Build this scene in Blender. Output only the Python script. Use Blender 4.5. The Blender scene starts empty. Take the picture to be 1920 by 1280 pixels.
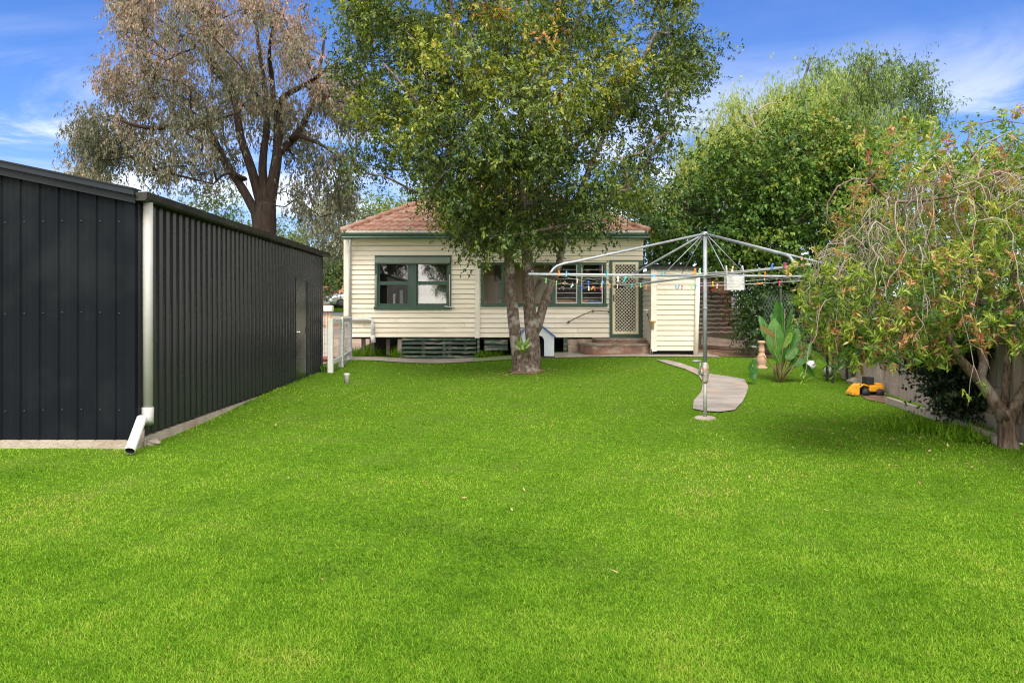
import bpy, bmesh, math, random
import numpy as np
from mathutils import Vector, Matrix

random.seed(7)
RNG = np.random.default_rng(11)
scene = bpy.context.scene
COL = scene.collection
F, CX, CY, EYE = 1400.0, 938.0, 582.0, 1.5      # camera facts, measured from the photograph


def at(px, py, Y):
    return Vector(((px - CX) * Y / F, Y, EYE - (py - CY) * Y / F))


def sm(t):
    t = np.clip(t, 0.0, 1.0)
    return t * t * (3 - 2 * t)


def g(x, y):
    """height of the ground"""
    x = np.asarray(x, float); y = np.asarray(y, float)
    z = (0.03 + 0.27 * sm((x + 3) / 7)) * sm((y - 13) / 7) * (1 - sm((y - 24) / 12))
    z = z + 0.14 * np.exp(-((x + 3.9) / 1.3) ** 2) * sm((y - 8.5) / 6) * (1 - sm((y - 18) / 8))
    z = z + 0.055 * np.clip(y - 20, 0, 22) + 0.02 * np.clip(y - 42, 0, 8) + 0.33 * sm((y - 50) / 3.5)
    z = z + 0.012 * np.sin(x * 1.3 + 0.6 * y) * np.cos(y * 0.9 - x * 0.4)
    return z


def gz(x, y):
    return float(g(x, y))


def on_ground(px, py):
    """the point of the ground seen at that pixel"""
    z = 0.0
    for _ in range(30):
        Y = F * (EYE - z) / max(py - CY, 1e-3)
        X = (px - CX) * Y / F
        z = gz(X, Y)
    return Vector((X, Y, z))


# ------------------------------------------------------------------ materials
def new_mat(name):
    m = bpy.data.materials.new(name)
    m.use_nodes = True
    nt = m.node_tree
    return m, nt, nt.nodes, nt.links, nt.nodes['Principled BSDF']


def pmat(name, c1, c2=None, scale=4.0, rough=0.6, bump=0.0, bscale=None, metallic=0.0, stretch=(1, 1, 1),
         detail=6.0, lo=0.35, hi=0.65, spec=0.5, c3=None, c3scale=0.7, c3amt=0.5, rvar=0.0):
    m, nt, N, L, b = new_mat(name)
    tc = N.new('ShaderNodeTexCoord'); mp = N.new('ShaderNodeMapping')
    mp.inputs['Scale'].default_value = stretch
    L.new(tc.outputs['Object'], mp.inputs['Vector'])
    b.inputs['Roughness'].default_value = rough
    b.inputs['Metallic'].default_value = metallic
    b.inputs['Specular IOR Level'].default_value = spec
    c2 = c2 or tuple(min(1, v * 0.8) for v in c1)
    nz = N.new('ShaderNodeTexNoise')
    nz.inputs['Scale'].default_value = scale; nz.inputs['Detail'].default_value = detail
    nz.inputs['Roughness'].default_value = 0.62
    L.new(mp.outputs['Vector'], nz.inputs['Vector'])
    mr = N.new('ShaderNodeMapRange')
    mr.inputs['From Min'].default_value = lo; mr.inputs['From Max'].default_value = hi
    L.new(nz.outputs['Fac'], mr.inputs['Value'])
    mix = N.new('ShaderNodeMix'); mix.data_type = 'RGBA'
    mix.inputs['A'].default_value = (*c1, 1); mix.inputs['B'].default_value = (*c2, 1)
    L.new(mr.outputs['Result'], mix.inputs['Factor'])
    out = mix.outputs['Result']
    if c3:
        n3 = N.new('ShaderNodeTexNoise'); n3.inputs['Scale'].default_value = c3scale; n3.inputs['Detail'].default_value = 8
        L.new(mp.outputs['Vector'], n3.inputs['Vector'])
        m3 = N.new('ShaderNodeMapRange')
        m3.inputs['From Min'].default_value = 0.5; m3.inputs['From Max'].default_value = 0.68
        m3.inputs['To Max'].default_value = c3amt
        L.new(n3.outputs['Fac'], m3.inputs['Value'])
        mx = N.new('ShaderNodeMix'); mx.data_type = 'RGBA'
        mx.inputs['B'].default_value = (*c3, 1)
        L.new(m3.outputs['Result'], mx.inputs['Factor']); L.new(out, mx.inputs['A'])
        out = mx.outputs['Result']
    L.new(out, b.inputs['Base Color'])
    if rvar:
        rr = N.new('ShaderNodeMapRange')
        rr.inputs['To Min'].default_value = max(0, rough - rvar); rr.inputs['To Max'].default_value = min(1, rough + rvar)
        L.new(nz.outputs['Fac'], rr.inputs['Value']); L.new(rr.outputs['Result'], b.inputs['Roughness'])
    if bump:
        nb = N.new('ShaderNodeTexNoise'); nb.inputs['Scale'].default_value = bscale or scale * 3
        nb.inputs['Detail'].default_value = 8
        L.new(mp.outputs['Vector'], nb.inputs['Vector'])
        bp = N.new('ShaderNodeBump'); bp.inputs['Strength'].default_value = bump; bp.inputs['Distance'].default_value = 0.02
        L.new(nb.outputs['Fac'], bp.inputs['Height']); L.new(bp.outputs['Normal'], b.inputs['Normal'])
    return m


def leaf_mat(name, stops, trans=0.3, rough=0.42, spec=0.4):
    """leaf colour runs along a ramp by the per-leaf 'tone' value"""
    m, nt, N, L, b = new_mat(name)
    a = N.new('ShaderNodeAttribute'); a.attribute_name = 'tone'
    r = N.new('ShaderNodeValToRGB')
    els = r.color_ramp.elements
    while len(els) < len(stops): els.new(0.5)
    for e, (p, c) in zip(els, stops):
        e.position = p; e.color = (*c, 1)
    L.new(a.outputs['Fac'], r.inputs['Fac'])
    L.new(r.outputs['Color'], b.inputs['Base Color'])
    b.inputs['Roughness'].default_value = rough
    b.inputs['Specular IOR Level'].default_value = spec
    t = N.new('ShaderNodeBsdfTranslucent')
    hs = N.new('ShaderNodeHueSaturation'); hs.inputs['Value'].default_value = 1.25; hs.inputs['Saturation'].default_value = 1.1
    L.new(r.outputs['Color'], hs.inputs['Color']); L.new(hs.outputs['Color'], t.inputs['Color'])
    mx = N.new('ShaderNodeMixShader'); mx.inputs['Fac'].default_value = trans
    L.new(b.outputs['BSDF'], mx.inputs[1]); L.new(t.outputs['BSDF'], mx.inputs[2])
    L.new(mx.outputs['Shader'], N['Material Output'].inputs['Surface'])
    return m


def bark_mat(name, c1, c2, c3, vs=9.0, stretch=(1, 1, 0.25), bump=0.9):
    m, nt, N, L, b = new_mat(name)
    tc = N.new('ShaderNodeTexCoord'); mp = N.new('ShaderNodeMapping'); mp.inputs['Scale'].default_value = stretch
    L.new(tc.outputs['Object'], mp.inputs['Vector'])
    nz = N.new('ShaderNodeTexNoise'); nz.inputs['Scale'].default_value = vs * 1.6; nz.inputs['Detail'].default_value = 9
    nz.inputs['Roughness'].default_value = 0.7
    L.new(mp.outputs['Vector'], nz.inputs['Vector'])
    n2 = N.new('ShaderNodeTexNoise'); n2.inputs['Scale'].default_value = 5; n2.inputs['Detail'].default_value = 6
    L.new(tc.outputs['Object'], n2.inputs['Vector'])
    r = N.new('ShaderNodeValToRGB'); els = r.color_ramp.elements
    els[0].position = 0.36; els[0].color = (*c2, 1); els[1].position = 0.62; els[1].color = (*c1, 1)
    L.new(nz.outputs['Fac'], r.inputs['Fac'])
    mr = N.new('ShaderNodeMapRange'); mr.inputs['From Min'].default_value = 0.52; mr.inputs['From Max'].default_value = 0.66
    mr.inputs['To Max'].default_value = 0.75
    L.new(n2.outputs['Fac'], mr.inputs['Value'])
    mx = N.new('ShaderNodeMix'); mx.data_type = 'RGBA'; mx.inputs['B'].default_value = (*c3, 1)
    L.new(mr.outputs['Result'], mx.inputs['Factor']); L.new(r.outputs['Color'], mx.inputs['A'])
    L.new(mx.outputs['Result'], b.inputs['Base Color'])
    b.inputs['Roughness'].default_value = 0.9; b.inputs['Specular IOR Level'].default_value = 0.2
    bp = N.new('ShaderNodeBump'); bp.inputs['Strength'].default_value = bump; bp.inputs['Distance'].default_value = 0.03
    L.new(nz.outputs['Fac'], bp.inputs['Height']); L.new(bp.outputs['Normal'], b.inputs['Normal'])
    return m


def glass_mat(name, tint=(0.9, 0.93, 0.92), refl=0.09, gain=1.0):
    m, nt, N, L, b = new_mat(name)
    N.remove(b)
    tr = N.new('ShaderNodeBsdfTransparent'); tr.inputs['Color'].default_value = (*tint, 1)
    gl = N.new('ShaderNodeBsdfGlossy'); gl.inputs['Roughness'].default_value = 0.015
    fr = N.new('ShaderNodeFresnel'); fr.inputs['IOR'].default_value = 1.5
    ad = N.new('ShaderNodeMath'); ad.operation = 'MULTIPLY_ADD'; ad.inputs[1].default_value = gain; ad.inputs[2].default_value = refl
    L.new(fr.outputs['Fac'], ad.inputs[0])
    mx = N.new('ShaderNodeMixShader'); L.new(ad.outputs['Value'], mx.inputs['Fac'])
    L.new(tr.outputs['BSDF'], mx.inputs[1]); L.new(gl.outputs['BSDF'], mx.inputs[2])
    L.new(mx.outputs['Shader'], N['Material Output'].inputs['Surface'])
    return m


# ------------------------------------------------------------------ object helpers
def tag(o, label=None, cat=None, group=None, kind=None):
    if label: o['label'] = label
    if cat: o['category'] = cat
    if group: o['group'] = group
    if kind: o['kind'] = kind
    return o


def empty(name, loc, label, cat, group=None, rz=0.0):
    o = bpy.data.objects.new(name, None); COL.objects.link(o)
    o.location = loc; o.rotation_euler = (0, 0, rz)
    o.empty_display_size = 0.1
    return tag(o, label, cat, group)


class MB:
    """collects shapes and links them as ONE mesh object"""
    def __init__(s):
        s.v = []; s.f = []; s.mi = []; s.sm = []

    def add(s, vs, fs, mi=0, smooth=False):
        b = len(s.v)
        s.v.extend([tuple(p) for p in vs])
        for f in fs:
            s.f.append(tuple(b + i for i in f)); s.mi.append(mi); s.sm.append(smooth)
        return s

    def box(s, x0, x1, y0, y1, z0, z1, mi=0, M=None):
        vs = [Vector(p) for p in ((x0, y0, z0), (x1, y0, z0), (x1, y1, z0), (x0, y1, z0),
                                  (x0, y0, z1), (x1, y0, z1), (x1, y1, z1), (x0, y1, z1))]
        if M: vs = [M @ p for p in vs]
        return s.add(vs, [(3, 2, 1, 0), (4, 5, 6, 7), (0, 1, 5, 4), (1, 2, 6, 5), (2, 3, 7, 6), (3, 0, 4, 7)], mi)

    def cbox(s, x0, x1, y0, y1, z0, z1, c=0.01, mi=0, M=None):
        """box with chamfered edges"""
        bm = bmesh.new(); bmesh.ops.create_cube(bm, size=1.0)
        for v in bm.verts:
            v.co = Vector(((x0 + x1) / 2 + v.co.x * (x1 - x0), (y0 + y1) / 2 + v.co.y * (y1 - y0), (z0 + z1) / 2 + v.co.z * (z1 - z0)))
        bmesh.ops.bevel(bm, geom=bm.edges[:], offset=c, segments=2, affect='EDGES', profile=0.6)
        if M: bm.transform(M)
        bm.verts.index_update()
        s.add([v.co for v in bm.verts], [[v.index for v in f.verts] for f in bm.faces], mi)
        bm.free(); return s

    def hexa(s, p, mi=0):
        return s.add(p, [(3, 2, 1, 0), (4, 5, 6, 7), (0, 1, 5, 4), (1, 2, 6, 5), (2, 3, 7, 6), (3, 0, 4, 7)], mi)

    def tube(s, pts, rad, n=8, mi=0, caps=True, squash=1.0, lump=0.0):
        pts = [Vector(p) for p in pts]
        if not hasattr(rad, '__len__'): rad = [rad] * len(pts)
        vs = []; fs = []
        t = (pts[1] - pts[0]).normalized()
        u = t.orthogonal().normalized()
        for i, p in enumerate(pts):
            if i == 0: d = pts[1] - p
            elif i == len(pts) - 1: d = p - pts[i - 1]
            else: d = (pts[i + 1] - pts[i - 1])
            if d.length < 1e-9: d = t
            d = d.normalized()
            u = (u - d * u.dot(d))
            if u.length < 1e-6: u = d.orthogonal()
            u.normalize(); w = d.cross(u)
            for k in range(n):
                a = 2 * math.pi * k / n
                q = 1 + lump * (math.sin(3 * a + i * .55) * .6 + math.sin(5 * a - i * .8 + 1) * .5 + math.sin(8 * a + i * .3) * .35) if lump else 1
                vs.append(p + (u * math.cos(a) + w * math.sin(a) * squash) * rad[i] * q)
        for i in range(len(pts) - 1):
            for k in range(n):
                a = i * n + k; b = i * n + (k + 1) % n
                fs.append((a, b, b + n, a + n))
        if caps:
            fs.append(tuple(range(n - 1, -1, -1)))
            o = (len(pts) - 1) * n
            fs.append(tuple(o + k for k in range(n)))
        return s.add(vs, fs, mi, True)

    def lathe(s, prof, c=(0, 0, 0), n=20, mi=0):
        c = Vector(c); vs = []; fs = []
        for (r, z) in prof:
            for k in range(n):
                a = 2 * math.pi * k / n
                vs.append(c + Vector((r * math.cos(a), r * math.sin(a), z)))
        for i in range(len(prof) - 1):
            for k in range(n):
                a = i * n + k; b = i * n + (k + 1) % n
                fs.append((a, b, b + n, a + n))
        fs.append(tuple(range(n - 1, -1, -1))); o = (len(prof) - 1) * n
        fs.append(tuple(o + k for k in range(n)))
        return s.add(vs, fs, mi, True)

    def prism(s, poly, d0, d1, fn, mi=0):
        """polygon (a,b) extruded from d0 to d1; fn(a,b,d) -> point"""
        n = len(poly)
        vs = [fn(a, b, d0) for a, b in poly] + [fn(a, b, d1) for a, b in poly]
        fs = [tuple(range(n - 1, -1, -1)), tuple(range(n, 2 * n))]
        for i in range(n):
            j = (i + 1) % n
            fs.append((i, j, n + j, n + i))
        return s.add(vs, fs, mi)

    def build(s, name, mats, parent=None, origin=None, fix=False):
        me = bpy.data.meshes.new(name)
        me.from_pydata(s.v, [], s.f)
        if not isinstance(mats, (list, tuple)): mats = [mats]
        for m in mats: me.materials.append(m)
        me.polygons.foreach_set('material_index', s.mi)
        me.polygons.foreach_set('use_smooth', s.sm)
        if fix:
            bm = bmesh.new(); bm.from_mesh(me); bmesh.ops.recalc_face_normals(bm, faces=bm.faces[:]); bm.to_mesh(me); bm.free()
        me.update()
        return link(name, me, parent)


def link(name, me, parent=None):
    o = bpy.data.objects.new(name, me); COL.objects.link(o)
    if parent is not None:
        o.parent = parent
        # geometry is written in world coordinates: take the parent's placement out
        M = Matrix.LocRotScale(parent.location, parent.rotation_euler, parent.scale)
        p = parent.parent
        while p is not None:
            M = Matrix.LocRotScale(p.location, p.rotation_euler, p.scale) @ M
            p = p.parent
        me.transform(M.inverted())
    return o


def np_mesh(name, V, Fc, mat, tone=None, smooth=False):
    me = bpy.data.meshes.new(name)
    k = Fc.shape[1]; M = Fc.shape[0]
    me.vertices.add(len(V)); me.vertices.foreach_set('co', np.ascontiguousarray(V, dtype=np.float32).ravel())
    me.loops.add(M * k); me.loops.foreach_set('vertex_index', np.ascontiguousarray(Fc, dtype=np.int32).ravel())
    me.polygons.add(M); me.polygons.foreach_set('loop_start', (np.arange(M) * k).astype(np.int32))
    if smooth: me.polygons.foreach_set('use_smooth', np.ones(M, dtype=bool))
    me.update(calc_edges=True)
    me.materials.append(mat)
    if tone is not None:
        a = me.attributes.new('tone', 'FLOAT', 'FACE'); a.data.foreach_set('value', np.clip(tone, 0, 1).astype(np.float32))
    return me


def sheet(name, poly, mat, dz, cuts=None, res=0.3):
    """a thin sheet that follows the ground"""
    bm = bmesh.new()
    bm.faces.new([bm.verts.new((x, y, 0)) for x, y in poly])
    xs = [p[0] for p in poly]; ys = [p[1] for p in poly]
    for ax, a0, a1 in ((0, min(xs), max(xs)), (1, min(ys), max(ys))):
        n = max(1, int((a1 - a0) / res))
        for i in range(1, n):
            co = [0, 0, 0]; no = [0, 0, 0]; co[ax] = a0 + (a1 - a0) * i / n; no[ax] = 1
            bmesh.ops.bisect_plane(bm, geom=bm.verts[:] + bm.edges[:] + bm.faces[:], plane_co=co, plane_no=no)
    for v in bm.verts: v.co.z = gz(v.co.x, v.co.y) + dz
    bmesh.ops.recalc_face_normals(bm, faces=bm.faces[:])
    me = bpy.data.meshes.new(name); bm.to_mesh(me); bm.free()
    if len(me.polygons) and me.polygons[0].normal.z < 0: me.flip_normals()
    me.materials.append(mat)
    o = bpy.data.objects.new(name, me); COL.objects.link(o)
    return tag(o, kind='structure')


# ------------------------------------------------------------------ trees
def in_poly(x, y, poly):
    x = np.asarray(x); y = np.asarray(y); r = np.zeros(x.shape, bool)
    n = len(poly); j = n - 1
    for i in range(n):
        xi, yi = poly[i]; xj, yj = poly[j]
        c = ((yi > y) != (yj > y)) & (x < (xj - xi) * (y - yi) / (yj - yi + 1e-12) + xi)
        r ^= c; j = i
    return r


def crown_points(poly, Yc, hd, n, rng, lump=1.6, thresh=0.0, ph=0.0):
    """points inside a crown: its outline as seen from the lawn, at its own distance and with real depth"""
    xs = [p[0] for p in poly]; ys = [p[1] for p in poly]
    cx = (min(xs) + max(xs)) / 2; hw = (max(xs) - min(xs)) / 2
    out = []
    while len(out) < n:
        px = rng.uniform(min(xs), max(xs), 400); py = rng.uniform(min(ys), max(ys), 400)
        ok = in_poly(px, py, poly)
        px = px[ok]; py = py[ok]
        d = hd * np.sqrt(np.clip(1.02 - ((px - cx) / hw) ** 2, 0.05, 1))
        y = Yc + d * rng.uniform(-1, 1, len(px))
        X = (px - CX) * y / F; Z = EYE - (py - CY) * y / F
        nv = np.sin(X * lump + ph) * np.sin(Z * lump * 1.1 + ph * 2 + 0.7 * X) + 0.6 * np.sin(y * lump * 0.9 + X * 0.8 + ph) * np.cos(Z * lump * 0.8)
        ok = nv > thresh
        for a in zip(X[ok], y[ok], Z[ok]): out.append(a)
    return np.array(out[:n])


class Skeleton:
    def __init__(s, rng):
        s.p = []; s.par = []; s.fix = []; s.rng = rng

    def node(s, p, par, r=0.0):
        s.p.append(np.array(p, float)); s.par.append(par); s.fix.append(r); return len(s.p) - 1

    def nearest(s, q, up=0.6):
        P = np.array(s.p); d = P - q
        c = np.sqrt((d ** 2).sum(1)) + up * np.clip(P[:, 2] - q[2], 0, None)
        return int(np.argmin(c))

    def limb(s, pts, r0, r1, par=None, sub=3, wob=0.0):
        pts = [np.array(p, float) for p in pts]
        if par is None and s.p: par = s.nearest(pts[0], 0)
        if par is None: par = -1
        n = (len(pts) - 1) * sub + 1
        for i in range(n):
            t = i / (n - 1) * (len(pts) - 1); k = min(int(t), len(pts) - 2); u = t - k
            p0 = pts[max(k - 1, 0)]; p1 = pts[k]; p2 = pts[k + 1]; p3 = pts[min(k + 2, len(pts) - 1)]
            q = 0.5 * ((2 * p1) + (-p0 + p2) * u + (2 * p0 - 5 * p1 + 4 * p2 - p3) * u * u + (-p0 + 3 * p1 - 3 * p2 + p3) * u ** 3)
            if wob and 0 < i < n - 1: q = q + s.rng.normal(0, wob, 3)
            par = s.node(q, par, r0 + (r1 - r0) * i / (n - 1))
        return par

    def reach(s, targets, step=0.45, wob=0.06, up=0.6, droop=0.0, arch=0.25):
        base = np.array(s.p[0])
        order = np.argsort(((targets - base) ** 2).sum(1))
        for i in order:
            q = targets[i]; k = s.nearest(q, up); a = s.p[k]
            d = q - a; L = np.linalg.norm(d)
            n = max(1, int(L / step)); par = k
            bend = np.array([0, 0, arch * L])
            for j in range(1, n + 1):
                t = j / n
                p = a + d * t + bend * (t * (1 - t)) + (s.rng.normal(0, wob, 3) * L * 0.5 if j < n else 0)
                par = s.node(p, par)

    def mesh(s, name, mat, tip=0.012, ex=2.4, sides=6, rmax=0.2, flare=0.0):
        n = len(s.p); acc = np.zeros(n); kids = [[] for _ in range(n)]
        for i in range(n):
            if s.par[i] >= 0: kids[s.par[i]].append(i)
        R = np.zeros(n)
        for i in range(n - 1, -1, -1):
            r = max(tip, acc[i] ** (1 / ex)) if acc[i] > 0 else tip
            r = min(r, rmax)
            if s.fix[i] > 0: r = s.fix[i]
            R[i] = r
            if s.par[i] >= 0: acc[s.par[i]] += r ** ex
        mb = MB(); done = set()
        for i in range(n):
            if s.par[i] >= 0 and i in done: continue
            if s.par[i] >= 0:
                chain = [s.par[i], i]; rad = [min(R[s.par[i]], R[i] * 1.25), R[i]]
            else:
                chain = [i]; rad = [R[i]]
            done.add(i); c = i
            while kids[c]:
                nx = [k for k in kids[c] if k not in done]
                if not nx: break
                k = max(nx, key=lambda q: R[q])
                chain.append(k); rad.append(R[k]); done.add(k); c = k
            if len(chain) < 2: continue
            if max(rad) < 0.03: sd = 4
            elif max(rad) < 0.08: sd = 6
            else: sd = 14
            mb.tube([s.p[k] for k in chain], rad, 20 if sd == 14 else sd, lump=.07 if sd == 14 else 0)
        return mb


def leaf_quads(P, D, Ln, Wd, rng, fold=0.12, Nref=None):
    n = len(P)
    D = D / (np.linalg.norm(D, axis=1, keepdims=True) + 1e-9)
    S = np.cross(D, rng.normal(0, 1, (n, 3)) if Nref is None else Nref); S /= (np.linalg.norm(S, axis=1, keepdims=True) + 1e-9)
    Nn = np.cross(D, S)
    L = Ln[:, None]; W = Wd[:, None]
    V = np.empty((n, 4, 3))
    V[:, 0] = P; V[:, 2] = P + D * L + Nn * L * 0.08
    V[:, 1] = P + D * L * 0.42 + S * W * 0.5 + Nn * W * fold
    V[:, 3] = P + D * L * 0.42 - S * W * 0.5 + Nn * W * fold
    return V.reshape(-1, 3), np.arange(n * 4).reshape(n, 4)


def leaf_cloud(targets, rng, per, sig, L, W, droop, tone, tvar=0.09, ctone=0.12, sprig=6, out_c=None, lvar=0.25):
    """leaves set along short sprigs around every twig end"""
    T = len(targets)
    ns = T * max(1, per // sprig)
    ci = rng.integers(0, T, ns)
    sig = np.array(sig, float)
    # uneven clumps: each clump has its own size
    csz = rng.uniform(0.55, 1.35, T)
    off = rng.normal(0, 1, (ns, 3)) * sig * csz[ci][:, None]
    sp = targets[ci] + off
    sd = off / (np.linalg.norm(off, axis=1, keepdims=True) + 1e-6) + rng.normal(0, 0.6, (ns, 3)) + np.array([0, 0, -droop])
    sd /= (np.linalg.norm(sd, axis=1, keepdims=True) + 1e-6)
    sl = rng.uniform(0.8, 1.8, ns) * L * 2.2
    k = np.repeat(np.arange(ns), sprig); n = len(k)
    t = rng.uniform(0, 1, n)
    P = sp[k] + sd[k] * (sl[k] * t)[:, None] + rng.normal(0, L * 0.15, (n, 3))
    D = sd[k] * 0.5 + rng.normal(0, 0.75, (n, 3)) + np.array([0, 0, -droop * 1.1])
    ct = rng.normal(0, ctone, T)
    st = rng.normal(0, 0.08, ns)
    base = tone(P) if callable(tone) else tone
    tn = base + ct[ci][k] + st[k] + rng.normal(0, tvar, n)
    Ln = L * rng.uniform(1 - lvar, 1 + lvar, n); Wd = W * rng.uniform(0.75, 1.25, n)
    Nr = off[k] / (np.linalg.norm(sig) * .6) * 0.55 + np.array([0, 0, 0.75]) + rng.normal(0, 0.42, (n, 3))
    V, Fc = leaf_quads(P, D, Ln, Wd, rng, Nref=Nr)
    return V, Fc, tn


def make_tree(name, loc, label, cat, sk, bark, V, Fc, tn, lmat, group=None, tip=0.012, ex=2.4, rmax=0.2):
    t = empty(name, loc, label, cat, group)
    sk.mesh('trunk', bark, tip=tip, ex=ex, rmax=rmax).build('trunk', bark, t)
    link('crown', np_mesh('crown', V, Fc, lmat, tn), t)
    return t

# ------------------------------------------------------------------ palette
M_cream = pmat('cream paint', (0.81, 0.745, 0.625), (0.765, 0.695, 0.57), 2.5, 0.55, 0.0, 30, c3=(0.60, 0.52, 0.38), c3scale=3.0, c3amt=0.3, stretch=(0.4, 1, 3))
M_trim = pmat('trim paint', (0.78, 0.73, 0.64), (0.70, 0.65, 0.56), 3, 0.5, 0.1, 25, c3=(0.55, 0.50, 0.42), c3scale=2.5, c3amt=0.25)
M_green = pmat('green paint', (0.030, 0.085, 0.055), (0.022, 0.062, 0.042), 5, 0.42, 0.15, 40, c3=(0.10, 0.13, 0.10), c3scale=5, c3amt=0.35)
M_blind = pmat('blind box', (0.17, 0.21, 0.17), (0.14, 0.17, 0.14), 4, 0.5)
M_white = pmat('white paint', (0.68, 0.68, 0.67), (0.58, 0.58, 0.57), 5, 0.45, 0.1, 30, c3=(0.5, 0.47, 0.4), c3scale=4, c3amt=0.2)
M_pvc = pmat('pvc', (0.60, 0.61, 0.63), (0.52, 0.53, 0.54), 4, 0.35, c3=(0.45, 0.42, 0.36), c3scale=5, c3amt=0.25)
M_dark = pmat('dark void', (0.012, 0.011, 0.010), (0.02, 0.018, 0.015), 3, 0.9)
M_soil = pmat('soil', (0.19, 0.105, 0.065), (0.10, 0.055, 0.035), 3, 0.95, 0.9, 30, c3=(0.30, 0.2, 0.14), c3scale=2.5, c3amt=0.7)
M_conc = pmat('concrete', (0.33, 0.29, 0.25), (0.25, 0.215, 0.18), 2.2, 0.9, 0.5, 60, c3=(0.20, 0.16, 0.13), c3scale=1.6, c3amt=0.7)
M_conc2 = pmat('slab concrete', (0.30, 0.27, 0.25), (0.17, 0.15, 0.135), 1.6, 0.9, 0.5, 50, c3=(0.36, 0.24, 0.17), c3scale=2.0, c3amt=0.55)
M_tile = pmat('terracotta', (0.40, 0.205, 0.145), (0.27, 0.135, 0.095), 3.5, 0.8, 0.4, 40, c3=(0.40, 0.29, 0.23), c3scale=2.6, c3amt=0.9)
M_mortar = pmat('mortar', (0.62, 0.58, 0.52), (0.45, 0.42, 0.38), 9, 0.9)
M_shed = pmat('night sky steel', (0.009, 0.011, 0.015), (0.007, 0.009, 0.012), 1.2, 0.42, 0.03, 8, spec=0.03, rvar=0.08, c3=(0.018, 0.02, 0.022), c3scale=1.7, c3amt=0.5)
M_shed2 = pmat('black gloss steel', (0.015, 0.0165, 0.019), (0.011, 0.012, 0.014), 1.5, 0.27, 0.04, 5, spec=0.30, rvar=0.06)
M_fascia = pmat('blue black trim', (0.016, 0.021, 0.029), (0.012, 0.016, 0.023), 2, 0.5, spec=0.2)
M_gutter = pmat('weathered gutter', (0.022, 0.021, 0.020), (0.014, 0.014, 0.013), 5, 0.5, 0.1, 25, spec=0.25, c3=(0.06, 0.053, 0.045), c3scale=4, c3amt=0.5)
M_steel = pmat('galvanised', (0.30, 0.325, 0.355), (0.22, 0.24, 0.265), 9, 0.5, 0.1, 40, metallic=0.35, c3=(0.25, 0.2, 0.16), c3scale=5, c3amt=0.3)
M_rust = pmat('rusty casting', (0.48, 0.48, 0.47), (0.36, 0.33, 0.30), 6, 0.55, 0.3, 40, metallic=0.5, c3=(0.30, 0.13, 0.05), c3scale=7, c3amt=0.9)
M_grey = pmat('grey paling', (0.33, 0.275, 0.235), (0.24, 0.20, 0.17), 5, 0.9, 0.5, 30, stretch=(4, 4, 0.5), c3=(0.42, 0.37, 0.33), c3scale=2, c3amt=0.6)
M_pale = pmat('pale paling', (0.42, 0.35, 0.30), (0.31, 0.26, 0.22), 5, 0.9, 0.5, 30, stretch=(4, 4, 0.5), c3=(0.22, 0.2, 0.15), c3scale=2, c3amt=0.5)
M_brown = pmat('brown wood', (0.27, 0.21, 0.17), (0.16, 0.12, 0.095), 6, 0.85, 0.5, 30, stretch=(1, 1, 5))
M_batten = pmat('grey batten', (0.74, 0.67, 0.59), (0.58, 0.51, 0.45), 5, 0.9, 0.4, 30, stretch=(0.6, 1, 4))
M_brick = pmat('old brick step', (0.25, 0.13, 0.095), (0.13, 0.085, 0.065), 5, 0.9, 0.7, 30, c3=(0.40, 0.31, 0.24), c3scale=3.5, c3amt=0.8)
M_tread = pmat('step tread', (0.32, 0.26, 0.21), (0.16, 0.125, 0.10), 5, 0.9, 0.6, 40, c3=(0.13, 0.11, 0.08), c3scale=3.5, c3amt=0.6)
M_black = pmat('black rubber', (0.015, 0.015, 0.015), (0.02, 0.02, 0.02), 5, 0.7)
M_glass = glass_mat('window glass', (0.86, 0.9, 0.88), 0.20)
M_glass2 = glass_mat('verandah glass', (0.93, 0.95, 0.94), 0.0, 0.4)
M_chrome = pmat('bright metal', (0.75, 0.75, 0.75), (0.6, 0.6, 0.6), 5, 0.2, metallic=0.9)
M_security = pmat('security door cream', (0.74, 0.66, 0.46), (0.66, 0.58, 0.40), 5, 0.45)
M_grille = pmat('grille', (0.80, 0.76, 0.64), (0.72, 0.68, 0.56), 5, 0.45)
M_asphalt = pmat('asphalt', (0.13, 0.13, 0.135), (0.09, 0.09, 0.095), 3, 0.85, 0.3, 50)
M_drive = pmat('gravel drive', (0.44, 0.33, 0.27), (0.32, 0.23, 0.18), 2.5, 0.95, 0.6, 50, c3=(0.20, 0.14, 0.09), c3scale=1.2, c3amt=0.7)
M_interior = pmat('sunroom paint', (0.66, 0.53, 0.36), (0.60, 0.48, 0.32), 2, 0.6)
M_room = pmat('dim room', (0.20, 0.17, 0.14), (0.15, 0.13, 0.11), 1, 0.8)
M_pine = pmat('pine', (0.62, 0.36, 0.16), (0.50, 0.27, 0.11), 4, 0.5, stretch=(0.3, 3, 3))
M_bluepl = pmat('blue plastic', (0.06, 0.16, 0.55), (0.05, 0.13, 0.48), 4, 0.4)
M_roofrefl = pmat('roof reflection grey', (0.22, 0.22, 0.22), (0.17, 0.17, 0.17), 2, 0.8, stretch=(8, 1, 0.5))

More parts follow.
